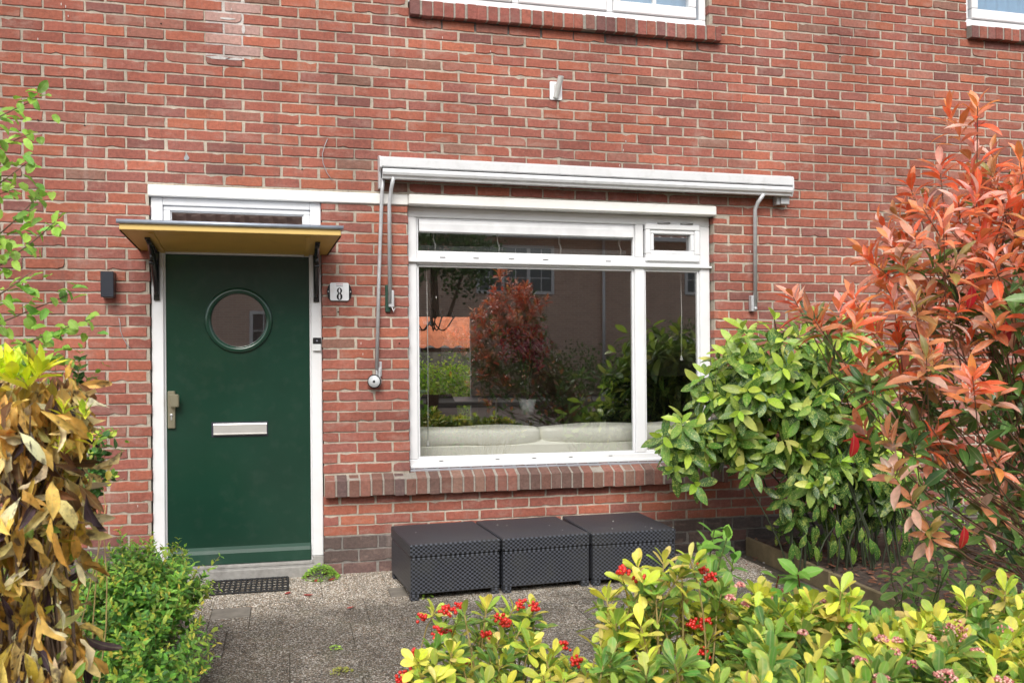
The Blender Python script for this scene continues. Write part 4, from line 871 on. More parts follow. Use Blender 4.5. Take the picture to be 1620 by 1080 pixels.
# ---------------------------------------------------------------- plants
def nrm(a): return a / np.maximum(np.linalg.norm(a, axis=-1, keepdims=True), 1e-9)
PROF = {'lance': [(0, 0), (.10, .22), (.28, .75), (.48, 1.), (.70, .82), (.88, .38), (1, 0)],
        'oval': [(0, 0), (.12, .35), (.32, .88), (.52, 1.), (.72, .85), (.90, .42), (1, 0)],
        'obov': [(0, 0), (.14, .22), (.36, .62), (.60, .98), (.78, .95), (.93, .52), (1, 0)],
        'small': [(0, 0), (.25, .75), (.55, 1.), (.85, .5), (1, 0)],
        'round': [(0, 0), (.15, .8), (.5, 1.05), (.8, .8), (1, 0)],
        'tooth': [(0, 0), (.08, .50), (.18, .72), (.22, .66), (.34, .98), (.38, .88), (.50, 1.05), (.54, .92), (.66, .92), (.70, .78), (.82, .62), (.86, .45), (1, 0)]}
class Leaves:
    def __init__(s, seed): s.a = []; s.rg = np.random.default_rng(seed)
    def add(s, p, d, n, L, w_, c): s.a.append((*p, *d, *n, L, w_, *c))
    def build(s, name, mt, parent=None, prof='oval', fold=.25, curl=.25, twist=.0, wave=0., loc=None):
        A = np.array(s.a, float); K = len(A); rg = s.rg
        P, D, Nn, L, Wd, C = A[:, 0:3], nrm(A[:, 3:6]), A[:, 6:9], A[:, 9], A[:, 10], A[:, 11:14]
        Nn = nrm(Nn - D * np.sum(Nn * D, 1, keepdims=True)); S = np.cross(D, Nn)
        pr = PROF[prof]; T = len(pr); cu = curl * (1 + rg.normal(0, .35, K)); fo = fold * (1 + rg.normal(0, .3, K)); tw = rg.normal(0, 1, K) * twist; wp = rg.uniform(0, 6, K)
        V = []; UV = []
        for (t, h) in pr:
            a = cu * t * 1.3; ang = tw * t
            # bend along an arc
            fx = np.where(np.abs(cu) > 1e-3, np.sin(a) / np.maximum(np.abs(cu * 1.3), 1e-3) * np.sign(cu), t); fz = -(1 - np.cos(a)) / np.where(np.abs(cu) > 1e-3, cu * 1.3, 1)
            ctr = P + D * (fx * L)[:, None] + Nn * (fz * L)[:, None]
            nl = nrm(Nn * np.cos(a)[:, None] + D * np.sin(a)[:, None]); sd_ = S * np.cos(ang)[:, None] + nl * np.sin(ang)[:, None]; nl2 = nl * np.cos(ang)[:, None] - S * np.sin(ang)[:, None]
            if h == 0: V.append(ctr); UV.append((t, .5)); continue
            wv = (wave * np.sin(t * 14 + wp) * Wd)[:, None]
            V.append(ctr - sd_ * (h * Wd / 2 * np.cos(fo))[:, None] + nl2 * ((h * Wd / 2 * np.sin(fo))[:, None] + wv)); UV.append((t, .5 - .5 * h))
            V.append(ctr); UV.append((t, .5))
            V.append(ctr + sd_ * (h * Wd / 2 * np.cos(fo))[:, None] + nl2 * ((h * Wd / 2 * np.sin(fo))[:, None] - wv)); UV.append((t, .5 + .5 * h))
        V = np.stack(V, 1); M = V.shape[1]; fs = []
        # template faces
        k = 1; fs += [(0, 1, 2), (0, 2, 3)]
        for i in range(T - 3): b = 1 + 3 * i; fs += [(b, b + 3, b + 4, b + 1), (b + 1, b + 4, b + 5, b + 2)]
        b = 1 + 3 * (T - 3); e = b + 3; fs += [(b, e, b + 1), (b + 1, e, b + 2)]
        idx = np.concatenate([np.array(f) for f in fs]); ln = np.array([len(f) for f in fs])
        LI = (idx[None, :] + (np.arange(K) * M)[:, None]).ravel(); LT = np.tile(ln, K); LS = np.concatenate([[0], np.cumsum(LT)[:-1]])
        org = np.array(ABS.get(parent.name, (0, 0, 0)) if parent is not None else (loc or (0, 0, 0)), float)
        me = bpy.data.meshes.new(name); vv = V.reshape(-1, 3) - org
        me.vertices.add(len(vv)); me.vertices.foreach_set('co', vv.ravel()); me.loops.add(len(LI)); me.loops.foreach_set('vertex_index', LI.astype(np.int32))
        me.polygons.add(len(LT)); me.polygons.foreach_set('loop_start', LS.astype(np.int32)); me.polygons.foreach_set('loop_total', LT.astype(np.int32))
        me.polygons.foreach_set('use_smooth', np.ones(len(LT), bool))
        uva = np.array(UV)[idx]; uv = me.uv_layers.new(name='UVMap'); uv.data.foreach_set('uv', np.tile(uva, (K, 1)).ravel())
        ca = me.color_attributes.new('Col', 'FLOAT_COLOR', 'POINT'); cc = np.ones((K, M, 4)); cc[:, :, :3] = C[:, None, :]; ca.data.foreach_set('color', cc.ravel())
        me.materials.append(mt); me.update(); me.validate(); o = bpy.data.objects.new(name, me); SC.collection.objects.link(o)
        if parent is not None: o.parent = parent
        else: o.location = org
        ABS[o.name] = tuple(org); return o
def mixc(rg, pal, j=.15):
    w_ = np.array([p[1] for p in pal], float); i = rg.choice(len(pal), p=w_ / w_.sum()); c = np.array(pal[i][0]) * (1 + rg.normal(0, j)); return np.clip(c * (1 + rg.normal(0, j * .35, 3)), .003, 1)
def whorl(lv, p, d, n, L, Wd, lo, hi, along, pal, flip=0., toppal=None, ntop=0):
    rg = lv.rg; p = np.array(p, float); d = nrm(np.array(d, float)); u = nrm(np.cross(d, [.3, .8, .52])); v = np.cross(d, u); a0 = rg.uniform(0, 6.3)
    for i in range(n):
        t = i / max(1, n - 1); az = a0 + i * 2.39996 + rg.normal(0, .25); ang = R_(hi + (lo - hi) * t + rg.normal(0, 9)); rad = u * math.cos(az) + v * math.sin(az)
        dd = d * math.cos(ang) + rad * math.sin(ang); nn = d * math.sin(ang) - rad * math.cos(ang); l = L * rg.uniform(.68, 1.1) * (1 - .25 * t)
        dd = dd + np.array([0, 0, -flip * rg.uniform(.3, 1.2)])
        c = mixc(rg, toppal if toppal is not None and i >= n - ntop else pal)
        lv.add(p - d * along * (1 - t), dd, nn, l, Wd * l / L * rg.uniform(.85, 1.12), c)
def bez(a, b, c, d, n=8):
    out = []
    for k in range(n + 1): t = k / n; out.append(tuple((1 - t) ** 3 * a + 3 * (1 - t) ** 2 * t * b + 3 * (1 - t) * t * t * c + t ** 3 * d))
    return out
def stem(mb, a, tip, d, r0, r1, rg, bend=.35, n=8, sides=5):
    a = np.array(a, float); tip = np.array(tip, float); L = np.linalg.norm(tip - a); d = nrm(np.array(d, float))
    pts = bez(a, a + np.array([rg.normal(0, .08), rg.normal(0, .08), .45]) * L, tip - d * L * bend + rg.normal(0, .03, 3) * L, tip, n)
    mb.tube(pts, [r0 + (r1 - r0) * k / n for k in range(n + 1)], sides, cap=False); return pts
def ell(rg, specs, shell=.55):
    w_ = np.array([s[6] for s in specs], float); s = specs[rg.choice(len(specs), p=w_ / w_.sum())]
    px, py, y, rx, ry, ryw = s[:6]; c = P3(px, py, y); k = mpp(px, py, y)
    q = nrm(rg.normal(0, 1, 3)); r = shell + (1 - shell) * rg.random() ** .6
    if rg.random() < .2: r *= rg.random()
    off = np.array([q[0] * rx * k, q[1] * ryw, q[2] * ry * k]) * r; return c + off, q
def sampled(rg, specs, n, mind, shell=.55):
    out = []; t = 0
    while len(out) < n and t < n * 40:
        t += 1; p, q = ell(rg, specs, shell)
        if all((p[0] - o[0][0]) ** 2 + (p[1] - o[0][1]) ** 2 + (p[2] - o[0][2]) ** 2 > mind * mind for o in out): out.append((p, q))
    return out
BARK = mat('bark', (.16, .11, .075), rough=.9, var=.3, scale=30); GST = mat('green_stem', (.09, .12, .035), rough=.6, var=.2); TAN = mat('tan_stem', (.32, .24, .09), rough=.7, var=.25, scale=30); RST = mat('red_stem', (.16, .03, .025), rough=.5, var=.2); OLIVE = mat('dark_stem', (.03, .04, .018), rough=.7)
# ---- red photinia
LG = leafmat('photinia_leaf', rough=.26, trans=.38, rib=.22, var=.15, spec=.9)
rg = np.random.default_rng(11); base = np.array([3.05, -3.0, .06])
t = thing('photinia_shrub', 'tall photinia shrub with glossy red young leaves at the right edge', 'shrub', tuple(base)); lv = Leaves(12); sm = MB()
YP = -3.2
specs = [(1520, 205, YP, 30, 45, .15, .35), (1600, 285, YP, 90, 70, .3, 2.2), (1500, 330, YP, 75, 75, .3, 2.2), (1440, 395, YP, 65, 55, .25, 1.3), (1560, 440, YP, 130, 110, .4, 4.5), (1640, 400, YP, 120, 150, .45, 2.4), (1420, 505, YP, 95, 45, .25, 1.5),
         (1320, 500, YP, 62, 22, .15, .8), (1400, 580, YP, 90, 50, .3, 1.6), (1490, 600, YP, 130, 65, .35, 2.2), (1640, 600, YP, 90, 110, .4, 1.2), (1430, 690, YP, 55, 45, .2, .8)]
RED = [((.92, .17, .065), 5), ((.92, .29, .13), 4), ((.88, .38, .26), 3), ((.82, .30, .09), 2), ((.90, .56, .46), 1.8)]  # palest pinks here and below put sky gloss into the leaf colour
COP = [((.66, .27, .13), 4), ((.76, .30, .15), 3), ((.52, .27, .09), 2.5), ((.34, .28, .08), 2), ((.74, .44, .33), 2)]
GRN = [((.11, .23, .055), 4), ((.15, .30, .07), 3), ((.24, .32, .07), 1.5), ((.07, .16, .05), 2)]
tips = sampled(rg, specs, 152, .075, .30)
man = [(1502, 175, (-.1, 0, 1)), (1520, 200, (.15, 0, 1)), (1470, 640, (-.5, -.5, .5)), (1485, 700, (-.6, -.6, .3)), (1410, 745, (-.8, -.4, .25)), (1405, 690, (-.7, -.3, .5)), (1450, 660, (-.4, -.7, .6)), (1440, 790, (-.6, -.5, .2)), (1470, 840, (-.3, -.4, -.5)), (1590, 590, (.2, -.7, .5)), (1580, 720, (-.3, -.7, .6)), (1255, 470, (-.6, 0, .8)), (1290, 505, (-.8, -.1, .6)), (1350, 470, (-.5, -.1, .9))]
tips += [(P3(a, b, YP + rg.uniform(-.1, .1)), np.array(c) * 2.) for a, b, c in man]
for p, q in tips:
    h = (p[2] - .9) / 1.3; d = nrm(q * np.array([.55, .45, .35]) + np.array([-.12, -.10, .75]))
    pal = RED if rg.random() < h * 1.0 + .12 else COP
    if rg.random() < .30 - .32 * h: pal = GRN
    whorl(lv, p, d, int(rg.integers(9, 14)), .104, .034, 16, 80, .075, pal)
    b0 = base + np.array([rg.normal(0, .06), rg.normal(0, .06), 0]); pts = stem(sm if rg.random() < .55 else MB(), b0, p, d, .0045, .0017, rg, .4)
    for k in (4, 5, 6, 7):                       # older green leaves along the branch
        if rg.random() < .9:
            pp = np.array(pts[k]) + rg.normal(0, .012, 3)
            if pp[2] < .5: continue
            dd = nrm(rg.normal(0, 1, 3) + np.array([0, -.3, .15])); lv.add(pp, dd, np.array([0, 0, 1.]) + rg.normal(0, .4, 3), rg.uniform(.07, .105), rg.uniform(.030, .040), mixc(rg, GRN if rg.random() < .75 else COP))
for k in range(46):                      # greener growth low inside the shrub
    p = P3(rg.uniform(1455, 1700), rg.uniform(610, 870), rg.uniform(-3.0, -2.3)); d = nrm(rg.normal(0, .5, 3) + np.array([-.3, -.4, .5])); whorl(lv, p, d, int(rg.integers(5, 9)), .10, .038, 25, 95, .08, GRN if rg.random() < .72 else COP)
    (stem(sm, base + np.array([.1, .2, 0]), p, d, .004, .0018, rg, .4) if k % 3 == 0 else None)
for a in [(1537, 448), (1590, 505), (1350, 683), (1525, 830)]:
    p = P3(a[0], a[1], YP - .15); lv.add(p, (.1, 0, -1), (0, -1, .2), .085, .036, (.55, .02, .035))
sm.smooth = True; sm.build('branches', mat('shrub_wood', (.17, .09, .055), rough=.7, var=.3, scale=25), t, shear=False); lv.build('foliage', LG, t, 'lance', fold=.38, curl=.42, twist=.25, wave=.02)
# ---- spotted laurel
LA = leafmat('spotted_laurel_leaf', rough=.24, trans=.28, rib=.12, var=.12, spots=((.56, .62, .16), .6, 120, .56, .61), blotch=((.50, .56, .12), .55, 14, .55, .68))
rg = np.random.default_rng(21); base = np.array([*G(1325, 893, .1), .09]); t = thing('spotted_laurel', 'big spotted laurel with yellow speckled leaves growing in front of the wall beside the window', 'shrub', tuple(base)); lv = Leaves(22); sm = MB()
YA = -.75
specs = [(1225, 590, YA, 112, 75, .38, 4), (1180, 620, YA, 78, 60, .3, 2), (1300, 620, YA, 115, 90, .40, 3.5), (1330, 700, YA, 95, 65, .35, 2.2), (1200, 690, YA, 70, 50, .3, 1.6), (1085, 700, YA + .1, 50, 42, .22, 1.9), (1125, 690, YA + .1, 45, 35, .2, .8), (1360, 560, YA, 70, 60, .3, 1.4), (1380, 760, YA, 70, 70, .3, 1.2), (1290, 745, YA - .05, 60, 35, .25, .8)]
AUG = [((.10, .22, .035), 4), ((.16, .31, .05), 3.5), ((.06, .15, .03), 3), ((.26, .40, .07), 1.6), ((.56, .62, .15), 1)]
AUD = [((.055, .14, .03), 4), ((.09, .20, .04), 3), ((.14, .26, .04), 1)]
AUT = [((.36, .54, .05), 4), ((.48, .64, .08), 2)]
tips = sampled(rg, specs, 360, .054, .45)
tips += [(P3(a, b, YA - .1), np.array(c) * 2.) for a, b, c in [(1078, 668, (-.5, -.4, .6)), (1048, 690, (-.8, -.3, .3)), (1100, 765, (-.3, -.5, -.2)), (1065, 740, (-.6, -.4, 0)), (1255, 765, (0, -.5, -.5)), (1240, 790, (-.3, -.5, -.4)), (1262, 815, (.1, -.4, -.5)), (1195, 745, (0, -.5, -.3)), (1225, 505, (0, 0, 1)), (1175, 520, (-.3, 0, .9)), (1280, 510, (.1, 0, .9)), (1150, 560, (-.6, 0, .7))]]
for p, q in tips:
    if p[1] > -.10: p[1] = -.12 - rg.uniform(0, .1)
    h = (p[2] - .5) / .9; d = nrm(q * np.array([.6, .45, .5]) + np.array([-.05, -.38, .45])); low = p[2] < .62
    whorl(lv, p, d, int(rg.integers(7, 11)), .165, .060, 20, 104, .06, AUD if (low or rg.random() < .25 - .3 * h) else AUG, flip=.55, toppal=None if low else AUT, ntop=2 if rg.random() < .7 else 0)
    b0 = base + np.array([rg.uniform(-.30, .42), rg.uniform(-.14, .2), 0]); (stem(sm, b0, p, d, .0055, .003, rg, .35) if rg.random() < .09 else None)
for k in range(9):
    b0 = base + np.array([rg.uniform(-.3, .42), rg.uniform(-.14, .2), -.01]); stem(sm, b0, b0 + np.array([rg.normal(0, .2), rg.normal(0, .08), rg.uniform(.45, .85)]), (rg.normal(0, .2), 0, 1), .009, .004, rg, .3)
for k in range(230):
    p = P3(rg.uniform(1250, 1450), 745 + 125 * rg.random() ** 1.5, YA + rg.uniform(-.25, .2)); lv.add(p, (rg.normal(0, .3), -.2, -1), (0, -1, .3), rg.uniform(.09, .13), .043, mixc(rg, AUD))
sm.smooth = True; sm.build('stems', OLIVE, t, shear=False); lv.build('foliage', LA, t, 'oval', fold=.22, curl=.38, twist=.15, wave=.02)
# a low sprig of the same kind at the corner of the bed
rg = np.random.default_rng(23); base = np.array([*G(1262, 872, .1), .09]); t = thing('laurel_sucker', 'low sprig of speckled dark green laurel leaves above the corner of the timber edging', 'shrub', tuple(base)); lv = Leaves(24); sm = MB()
for a, b, c in [(1240, 842, (-.4, -.4, .5)), (1268, 838, (-.1, -.5, .6)), (1290, 850, (.5, -.5, .1)), (1258, 862, (.1, -.5, -.8)), (1232, 838, (-.9, -.2, 0))]:
    p = P3(a, b, base[1] - .12); whorl(lv, p, c, 4, .115, .045, 25, 95, .03, AUD, flip=.2); stem(sm, base, p, c, .004, .002, rg, .3)
sm.smooth = True; sm.build('stems', GST, t, shear=False); lv.build('foliage', LA, t, 'oval', fold=.22, curl=.3)
# ---- skimmias
LS_ = leafmat('skimmia_leaf', rough=.36, trans=.28, rib=.30, var=.12, edge=((.66, .56, .16), .45), blotch=((.62, .52, .12), .5, 16, .56, .7))
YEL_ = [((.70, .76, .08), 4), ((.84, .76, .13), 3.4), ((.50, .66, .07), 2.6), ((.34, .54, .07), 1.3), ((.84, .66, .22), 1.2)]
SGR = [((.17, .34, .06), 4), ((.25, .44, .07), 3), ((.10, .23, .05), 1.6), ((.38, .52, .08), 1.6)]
BERRY = mat('red_berry', (.60, .022, .015), rough=.28, var=.15, scale=60, coat=.3); BUD = colmat('pink_bud', rough=.6, var=.2, scale=200, bump=.2)
ICO = None
def ico():
    global ICO
    if ICO is None:
        b = __import__('bmesh').new(); __import__('bmesh').ops.create_icosphere(b, subdivisions=2, radius=1); b.verts.ensure_lookup_table()
        ICO = ([tuple(v.co) for v in b.verts], [[v.index for v in f.verts] for f in b.faces]); b.free()
    return ICO
def balls(name, pts, r, mt, parent, cols=None):
    m = MB(); m.smooth = True; vs, fs = ico()
    for i, p in enumerate(pts):
        rr_ = r * random.Random(i + int(1e3 * abs(p[0]))).uniform(.8, 1.15)
        if cols is not None: m.cur = tuple(cols[i])
        m.add([(p[0] + x * rr_, p[1] + y * rr_, p[2] + z * rr_) for x, y, z in vs], fs)
    return m.build(name, mt, parent, shear=False)
def skimmia(seed, label, basepx, y, tips, L=.066, berries=(), buds=(), fill=0, box=None, topf=None, ysp=.12, pal=None, name='skimmia_shrub', cover=None):
    rg = np.random.default_rng(seed); b0 = P3(basepx, 900, y); base = np.array([b0[0], y, .03]); t = thing(name, label, 'shrub', tuple(base), group=None); lv = Leaves(seed + 1); sm = MB()
    T = [(P3(a, b, y + rg.uniform(-ysp, ysp)), True) for a, b in tips]
    for k in range(fill):
        px = rg.uniform(box[0], box[1]); py = topf(px) + (box[2] - topf(px)) * rg.random() ** 1.2; yy = y + .25 - .75 * (py - 920) / 200 + rg.uniform(-.1, .1); T.append((P3(px, py, yy), py < topf(px) + 75))
    T += [(p - np.array([rg.normal(0, .03), -.02, rg.uniform(.03, .07)]), False) for p, u_ in T if rg.random() < .85]
    for p, up in T:
        if p[2] < .15: continue
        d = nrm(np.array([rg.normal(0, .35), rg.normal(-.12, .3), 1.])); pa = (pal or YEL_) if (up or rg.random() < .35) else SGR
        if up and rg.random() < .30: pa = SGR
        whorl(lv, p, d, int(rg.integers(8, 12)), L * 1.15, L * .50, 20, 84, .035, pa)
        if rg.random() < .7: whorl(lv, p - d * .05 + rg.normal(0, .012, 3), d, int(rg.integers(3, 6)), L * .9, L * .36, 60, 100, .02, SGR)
        bb = base + np.array([(p[0] - base[0]) * .55 + rg.normal(0, .03), (p[1] - base[1]) * .5, 0]); stem(sm, bb, p, d, .0042, .0022, rg, .3)
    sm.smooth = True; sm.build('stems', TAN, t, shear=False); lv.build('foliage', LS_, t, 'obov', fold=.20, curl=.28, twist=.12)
    for a, b in berries:
        c = P3(a, b, y - .05 + rg.uniform(-.04, .04)); n = int(rg.integers(12, 19)); pts = [c + np.clip(rg.normal(0, 1, 3), -1.5, 1.5) * np.array([.0105, .009, .0085]) for _ in range(n)]
        balls('berry_cluster', pts, .0056, BERRY, t)
    for q in buds:
        c = P3(q[0], q[1], y - .10 + (-.75 * (q[1] - 920) / 200 + .25 if fill else 0)); R = 1.0 * q[2] * mpp(q[0], q[1], y); n = int(26 + 40 * (R / .02)); pts = []; cols = []
        for k in range(n):
            v = nrm(rg.normal(0, 1, 3)); v[2] = abs(v[2]) * .8 - .25; pts.append(c + v * R * rg.uniform(.65, 1)); cols.append(mixc(rg, [((.56, .22, .20), 3), ((.72, .44, .36), 2), ((.40, .10, .11), 1.5)], .1))
        balls('flower_cluster', pts, .0030, BUD, t, cols)
    return t
skimmia(31, 'skimmia with clusters of red berries and yellow green leaves, left of the foreground group', 790, -2.95,
        [(700, 990), (735, 972), (770, 962), (812, 962), (842, 962), (690, 1025), (728, 1030), (662, 1052), (760, 1000), (875, 1035), (862, 1062), (705, 1072), (795, 1050), (905, 1048), (745, 1070), (820, 1085), (655, 1085), (780, 1020), (890, 1075), (690, 965), (928, 1070)],
        L=.064, berries=[(666, 977), (703, 966), (722, 960), (792, 976), (826, 955), (846, 958), (690, 1000), (799, 984), (652, 1034), (642, 1066), (734, 1050), (893, 1020), (911, 1046), (690, 1062), (705, 1000), (770, 1003), (636, 1075)], fill=26, box=(650, 935, 1110), topf=lambda x: 985 + 25 * math.sin(x * .03))
skimmia(41, 'skimmia with a few red berries in front of the right woven box', 1070, -3.3,
        [(1008, 895), (1050, 888), (1092, 885), (958, 945), (1003, 955), (1042, 945), (1082, 938), (1112, 962), (1142, 935), (965, 1040), (1012, 1025), (1062, 995), (1122, 1012), (1172, 965), (1150, 1050), (1092, 1060), (1040, 1065), (1000, 1075), (1130, 905), (1075, 910), (1020, 925), (1165, 1000), (1185, 1040), (975, 985), (1110, 1080)],
        L=.068, berries=[(986, 904), (1012, 912), (1122, 912), (1116, 986), (1112, 1030), (1004, 1048), (1000, 1012), (1112, 898), (1098, 985)], pal=YEL_, fill=44, box=(945, 1215, 1110), topf=lambda x: 925 + 50 * abs((x - 1090) / 130) ** 1.5)
skimmia(51, 'yellow green skimmia with pink flower buds in front of the timber edging', 1290, -3.45, [(1262, 950), (1285, 955), (1330, 935), (1345, 950), (1200, 945), (1230, 965)],
        L=.072, fill=80, box=(1185, 1420, 1120), topf=lambda x: 942 + 18 * math.sin(x * .05) + (x - 1185) * .12, buds=[(1170, 925, 9), (1215, 945, 9), (1155, 945, 9), (1240, 935, 8), (1350, 993, 9), (1300, 950, 7), (1180, 955, 8), (1395, 1010, 10), (1360, 1045, 11), (1395, 1075, 14), (1415, 1030, 9), (1270, 1000, 8)])
skimmia(61, 'skimmia with the largest pink flower heads and yellow leaves in the bottom right corner', 1540, -3.45, [(1530, 955), (1560, 965), (1590, 935), (1610, 950), (1480, 975), (1450, 985)],
        L=.076, fill=100, box=(1405, 1700, 1150), topf=lambda x: 985 + 12 * math.sin(x * .06) - (x - 1405) * .10, buds=[(1510, 1000, 24), (1470, 1010, 11), (1590, 995, 11), (1515, 985, 9), (1495, 1068, 16), (1586, 1078, 14), (1565, 935, 8), (1420, 1012, 8), (1545, 1030, 9), (1445, 1050, 9)])
# ---- serrated green shrubs in the foreground
LH = leafmat('serrated_leaf', rough=.5, trans=.3, rib=.18, var=.12)
HG = [((.16, .36, .05), 4), ((.22, .46, .06), 3), ((.11, .27, .05), 2), ((.30, .50, .08), 1)]
def serr(seed, label, basepx, y, tips, L, n=(4, 7), st=GST, name='serrated_leaf_shrub', mt=None, hp=None, wr=.52, hi=98, flip=.25, prof='tooth'):
    rg = np.random.default_rng(seed); b0 = P3(basepx, 900, y); base = np.array([b0[0], y, .03]); t = thing(name, label, 'shrub', tuple(base)); lv = Leaves(seed + 1); sm = MB()
    for a, b in tips:
        p = P3(a, b, y + rg.uniform(-.12, .12)); d = nrm(np.array([rg.normal(0, .4), rg.normal(-.3, .3), 1.])); whorl(lv, p, d, int(rg.integers(*n)), L, L * wr, 30, hi, .05, hp or HG, flip=flip)
        stem(sm, base + np.array([(p[0] - base[0]) * .4, 0, 0]), p, d, .004, .002, rg, .3)
    sm.smooth = True; sm.build('stems', st, t, shear=False); lv.build('foliage', mt or LH, t, prof, fold=.2, curl=.35, twist=.1, wave=.02); return t
serr(71, 'fresh green serrated shrub standing up between the woven boxes and the timber edging', 1135, -3.1, [(1130, 838), (1150, 850), (1118, 858), (1140, 875), (1160, 885), (1108, 880), (1130, 900)], .078)
serr(75, 'green serrated shrub with a thin red brown twig among the yellow skimmias', 1265, -3.3, [(1232, 910), (1262, 905), (1245, 930), (1290, 985), (1260, 1010), (1310, 1000), (1230, 1000), (1225, 1040), (1300, 1050), (1260, 1060), (1345, 1040), (1210, 1070), (1330, 1085), (1290, 1020)], .085, st=RST)
serr(79, 'broad green leaved young shrub on the raised bed below the photinia', 1440, -2.2, [(1410, 905), (1432, 925), (1462, 905), (1450, 945), (1490, 925), (1515, 940), (1475, 960), (1530, 915), (1555, 940), (1425, 950), (1445, 900), (1500, 900), (1480, 885), (1550, 900), (1580, 925), (1600, 900), (1570, 950), (1610, 945)], .105, n=(6, 10), name='young_shrub', mt=LS_, hp=[((.16, .34, .07), 4), ((.24, .46, .09), 3), ((.10, .24, .055), 2)], wr=.42, prof='obov')
# ---- low ground cover under the photinia
rg = np.random.default_rng(81); lv = Leaves(82)
for k in range(1700):
    x, y = rg.uniform(3.75, 5.9), rg.uniform(-2.1, -.15)
    if x < 3.9 + rg.normal(0, .12) and y > -1.5: continue
    h = .10 + .28 * rg.random() * (1 if x > 4 else .5); lv.add((x, y, .1 + h * .8), (rg.normal(0, 1), rg.normal(-.2, 1), rg.uniform(-.1, .5)), (rg.normal(0, .3), rg.normal(-.3, .3), 1), rg.uniform(.03, .055), rg.uniform(.028, .045), mixc(rg, HG + [((.05, .12, .03), 4)]))
LSM = leafmat('small_leaf', rough=.4, trans=.25, rib=.15, var=.12)
o = lv.build('ground_cover', LSM, None, 'round', .2, .3, loc=(4.6, -1, .1)); o['kind'] = 'stuff'; tag(o, 'low green leafy ground cover on the raised bed behind the photinia', 'ground cover')
# ---- small leaved bush at the lower left
def fine_bush(seed, name, label, base, specs, n, pal, L, Wd, shootL=(.08, .17), tippal=None, dens=.017, up=.9):
    rg = np.random.default_rng(seed); t = thing(name, label, 'shrub', tuple(base)); lv = Leaves(seed + 1); sm = MB(); base = np.array(base)
    for k in range(n):
        p, q = ell(rg, specs, .45); 
        if p[2] < .06: continue
        d = nrm(q * np.array([.7, .6, .5]) + np.array([0, -.15, up * rg.uniform(.2, 1)])); sl = rg.uniform(*shootL); a = p - d * sl * .6; nn_ = int(sl / dens); u = nrm(np.cross(d, rg.normal(0, 1, 3)))
        bend = rg.normal(0, .25, 3); pts = []
        for j in range(nn_ + 1):
            s = j / nn_; c = a + d * sl * s + bend * sl * s * s * .5; pts.append(c); v = np.cross(d, u); ax = u if j % 2 else v; gs = 1 if s < .8 else .6
            for sg in (1, -1):
                dd = ax * sg * .85 + d * .65 + rg.normal(0, .15, 3); l = L * rg.uniform(.7, 1.15) * gs
                lv.add(c, dd, d * .8 - ax * sg * .4 + np.array([0, -.15, .5]), l, Wd * l / L, mixc(rg, tippal if (tippal and s > .7) else pal, .2))
        sm.tube([tuple(c) for c in pts[::2]], .0011, 4, cap=False)
        if k % 6 == 0: stem(sm, base + rg.normal(0, .05, 3) * np.array([1, 1, 0]), a, d, .004, .0015, rg, .3, 6, 4)
    sm.smooth = True; sm.build('twigs', TAN, t, shear=False); lv.build('foliage', LSM, t, 'small', .2, .25); return t
YB = -1.55
bb = P3(235, 950, YB)
FG = [((.14, .36, .05), 4), ((.20, .46, .06), 3), ((.09, .25, .05), 3), ((.30, .56, .07), 1.2)]; FT = [((.40, .52, .06), 2), ((.24, .46, .06), 3), ((.55, .50, .06), .8)]
fine_bush(91, 'privet_bush', 'dense small leaved green bush covering the ground left of the door mat', (bb[0], YB, .03), [(225, 940, YB, 90, 70, .33, 4), (270, 920, YB, 55, 50, .25, 1.4), (190, 1010, YB - .2, 120, 95, .35, 3), (250, 1040, YB - .3, 80, 80, .3, 2.2), (60, 960, YB, 110, 80, .4, 2), (200, 900, YB, 50, 40, .2, .8)], 760, FG, .041, .0165, tippal=FT)
bb = P3(165, 740, -2.2)
fine_bush(95, 'small_rose_bush', 'small leafy green bush peeping out behind the withered laurel against the bricks', (bb[0] - .1, -2.2, .03), [(150, 735, -2.2, 28, 45, .12, 2), (120, 600, -2.2, 22, 30, .1, .7), (110, 680, -2.2, 30, 60, .12, 1)], 42, [((.07, .20, .05), 4), ((.12, .32, .06), 3)], .040, .026, tippal=FT, dens=.03)
# ---- withered laurel in the left foreground
LD = leafmat('withered_leaf', rough=.62, trans=.35, rib=.18, var=.25, spec=.3, blotch=((.075, .045, .045), .85, 20, .54, .66))
rg = np.random.default_rng(101); YD = -3.15; bb = P3(40, 900, YD); t = thing('withered_laurel', 'withered shrub of drooping dry yellow brown leaves at the left edge', 'shrub', (bb[0], YD, .03)); lv = Leaves(102); sm = MB()
DP = [((.88, .60, .16), 4), ((.92, .74, .32), 3.4), ((.70, .42, .09), 3), ((.92, .80, .50), 2), ((.20, .10, .04), 1.6), ((.075, .05, .06), 1.8), ((.48, .36, .05), 1.4)]
specs = [(55, 690, YD, 70, 80, .22, 3.2), (0, 700, YD, 80, 90, .22, 2), (62, 810, YD, 76, 85, .24, 3), (10, 890, YD, 90, 90, .25, 2.0), (75, 930, YD, 48, 60, .2, 1), (50, 1050, YD, 85, 50, .22, 2.2), (88, 645, YD, 36, 34, .12, .8)]
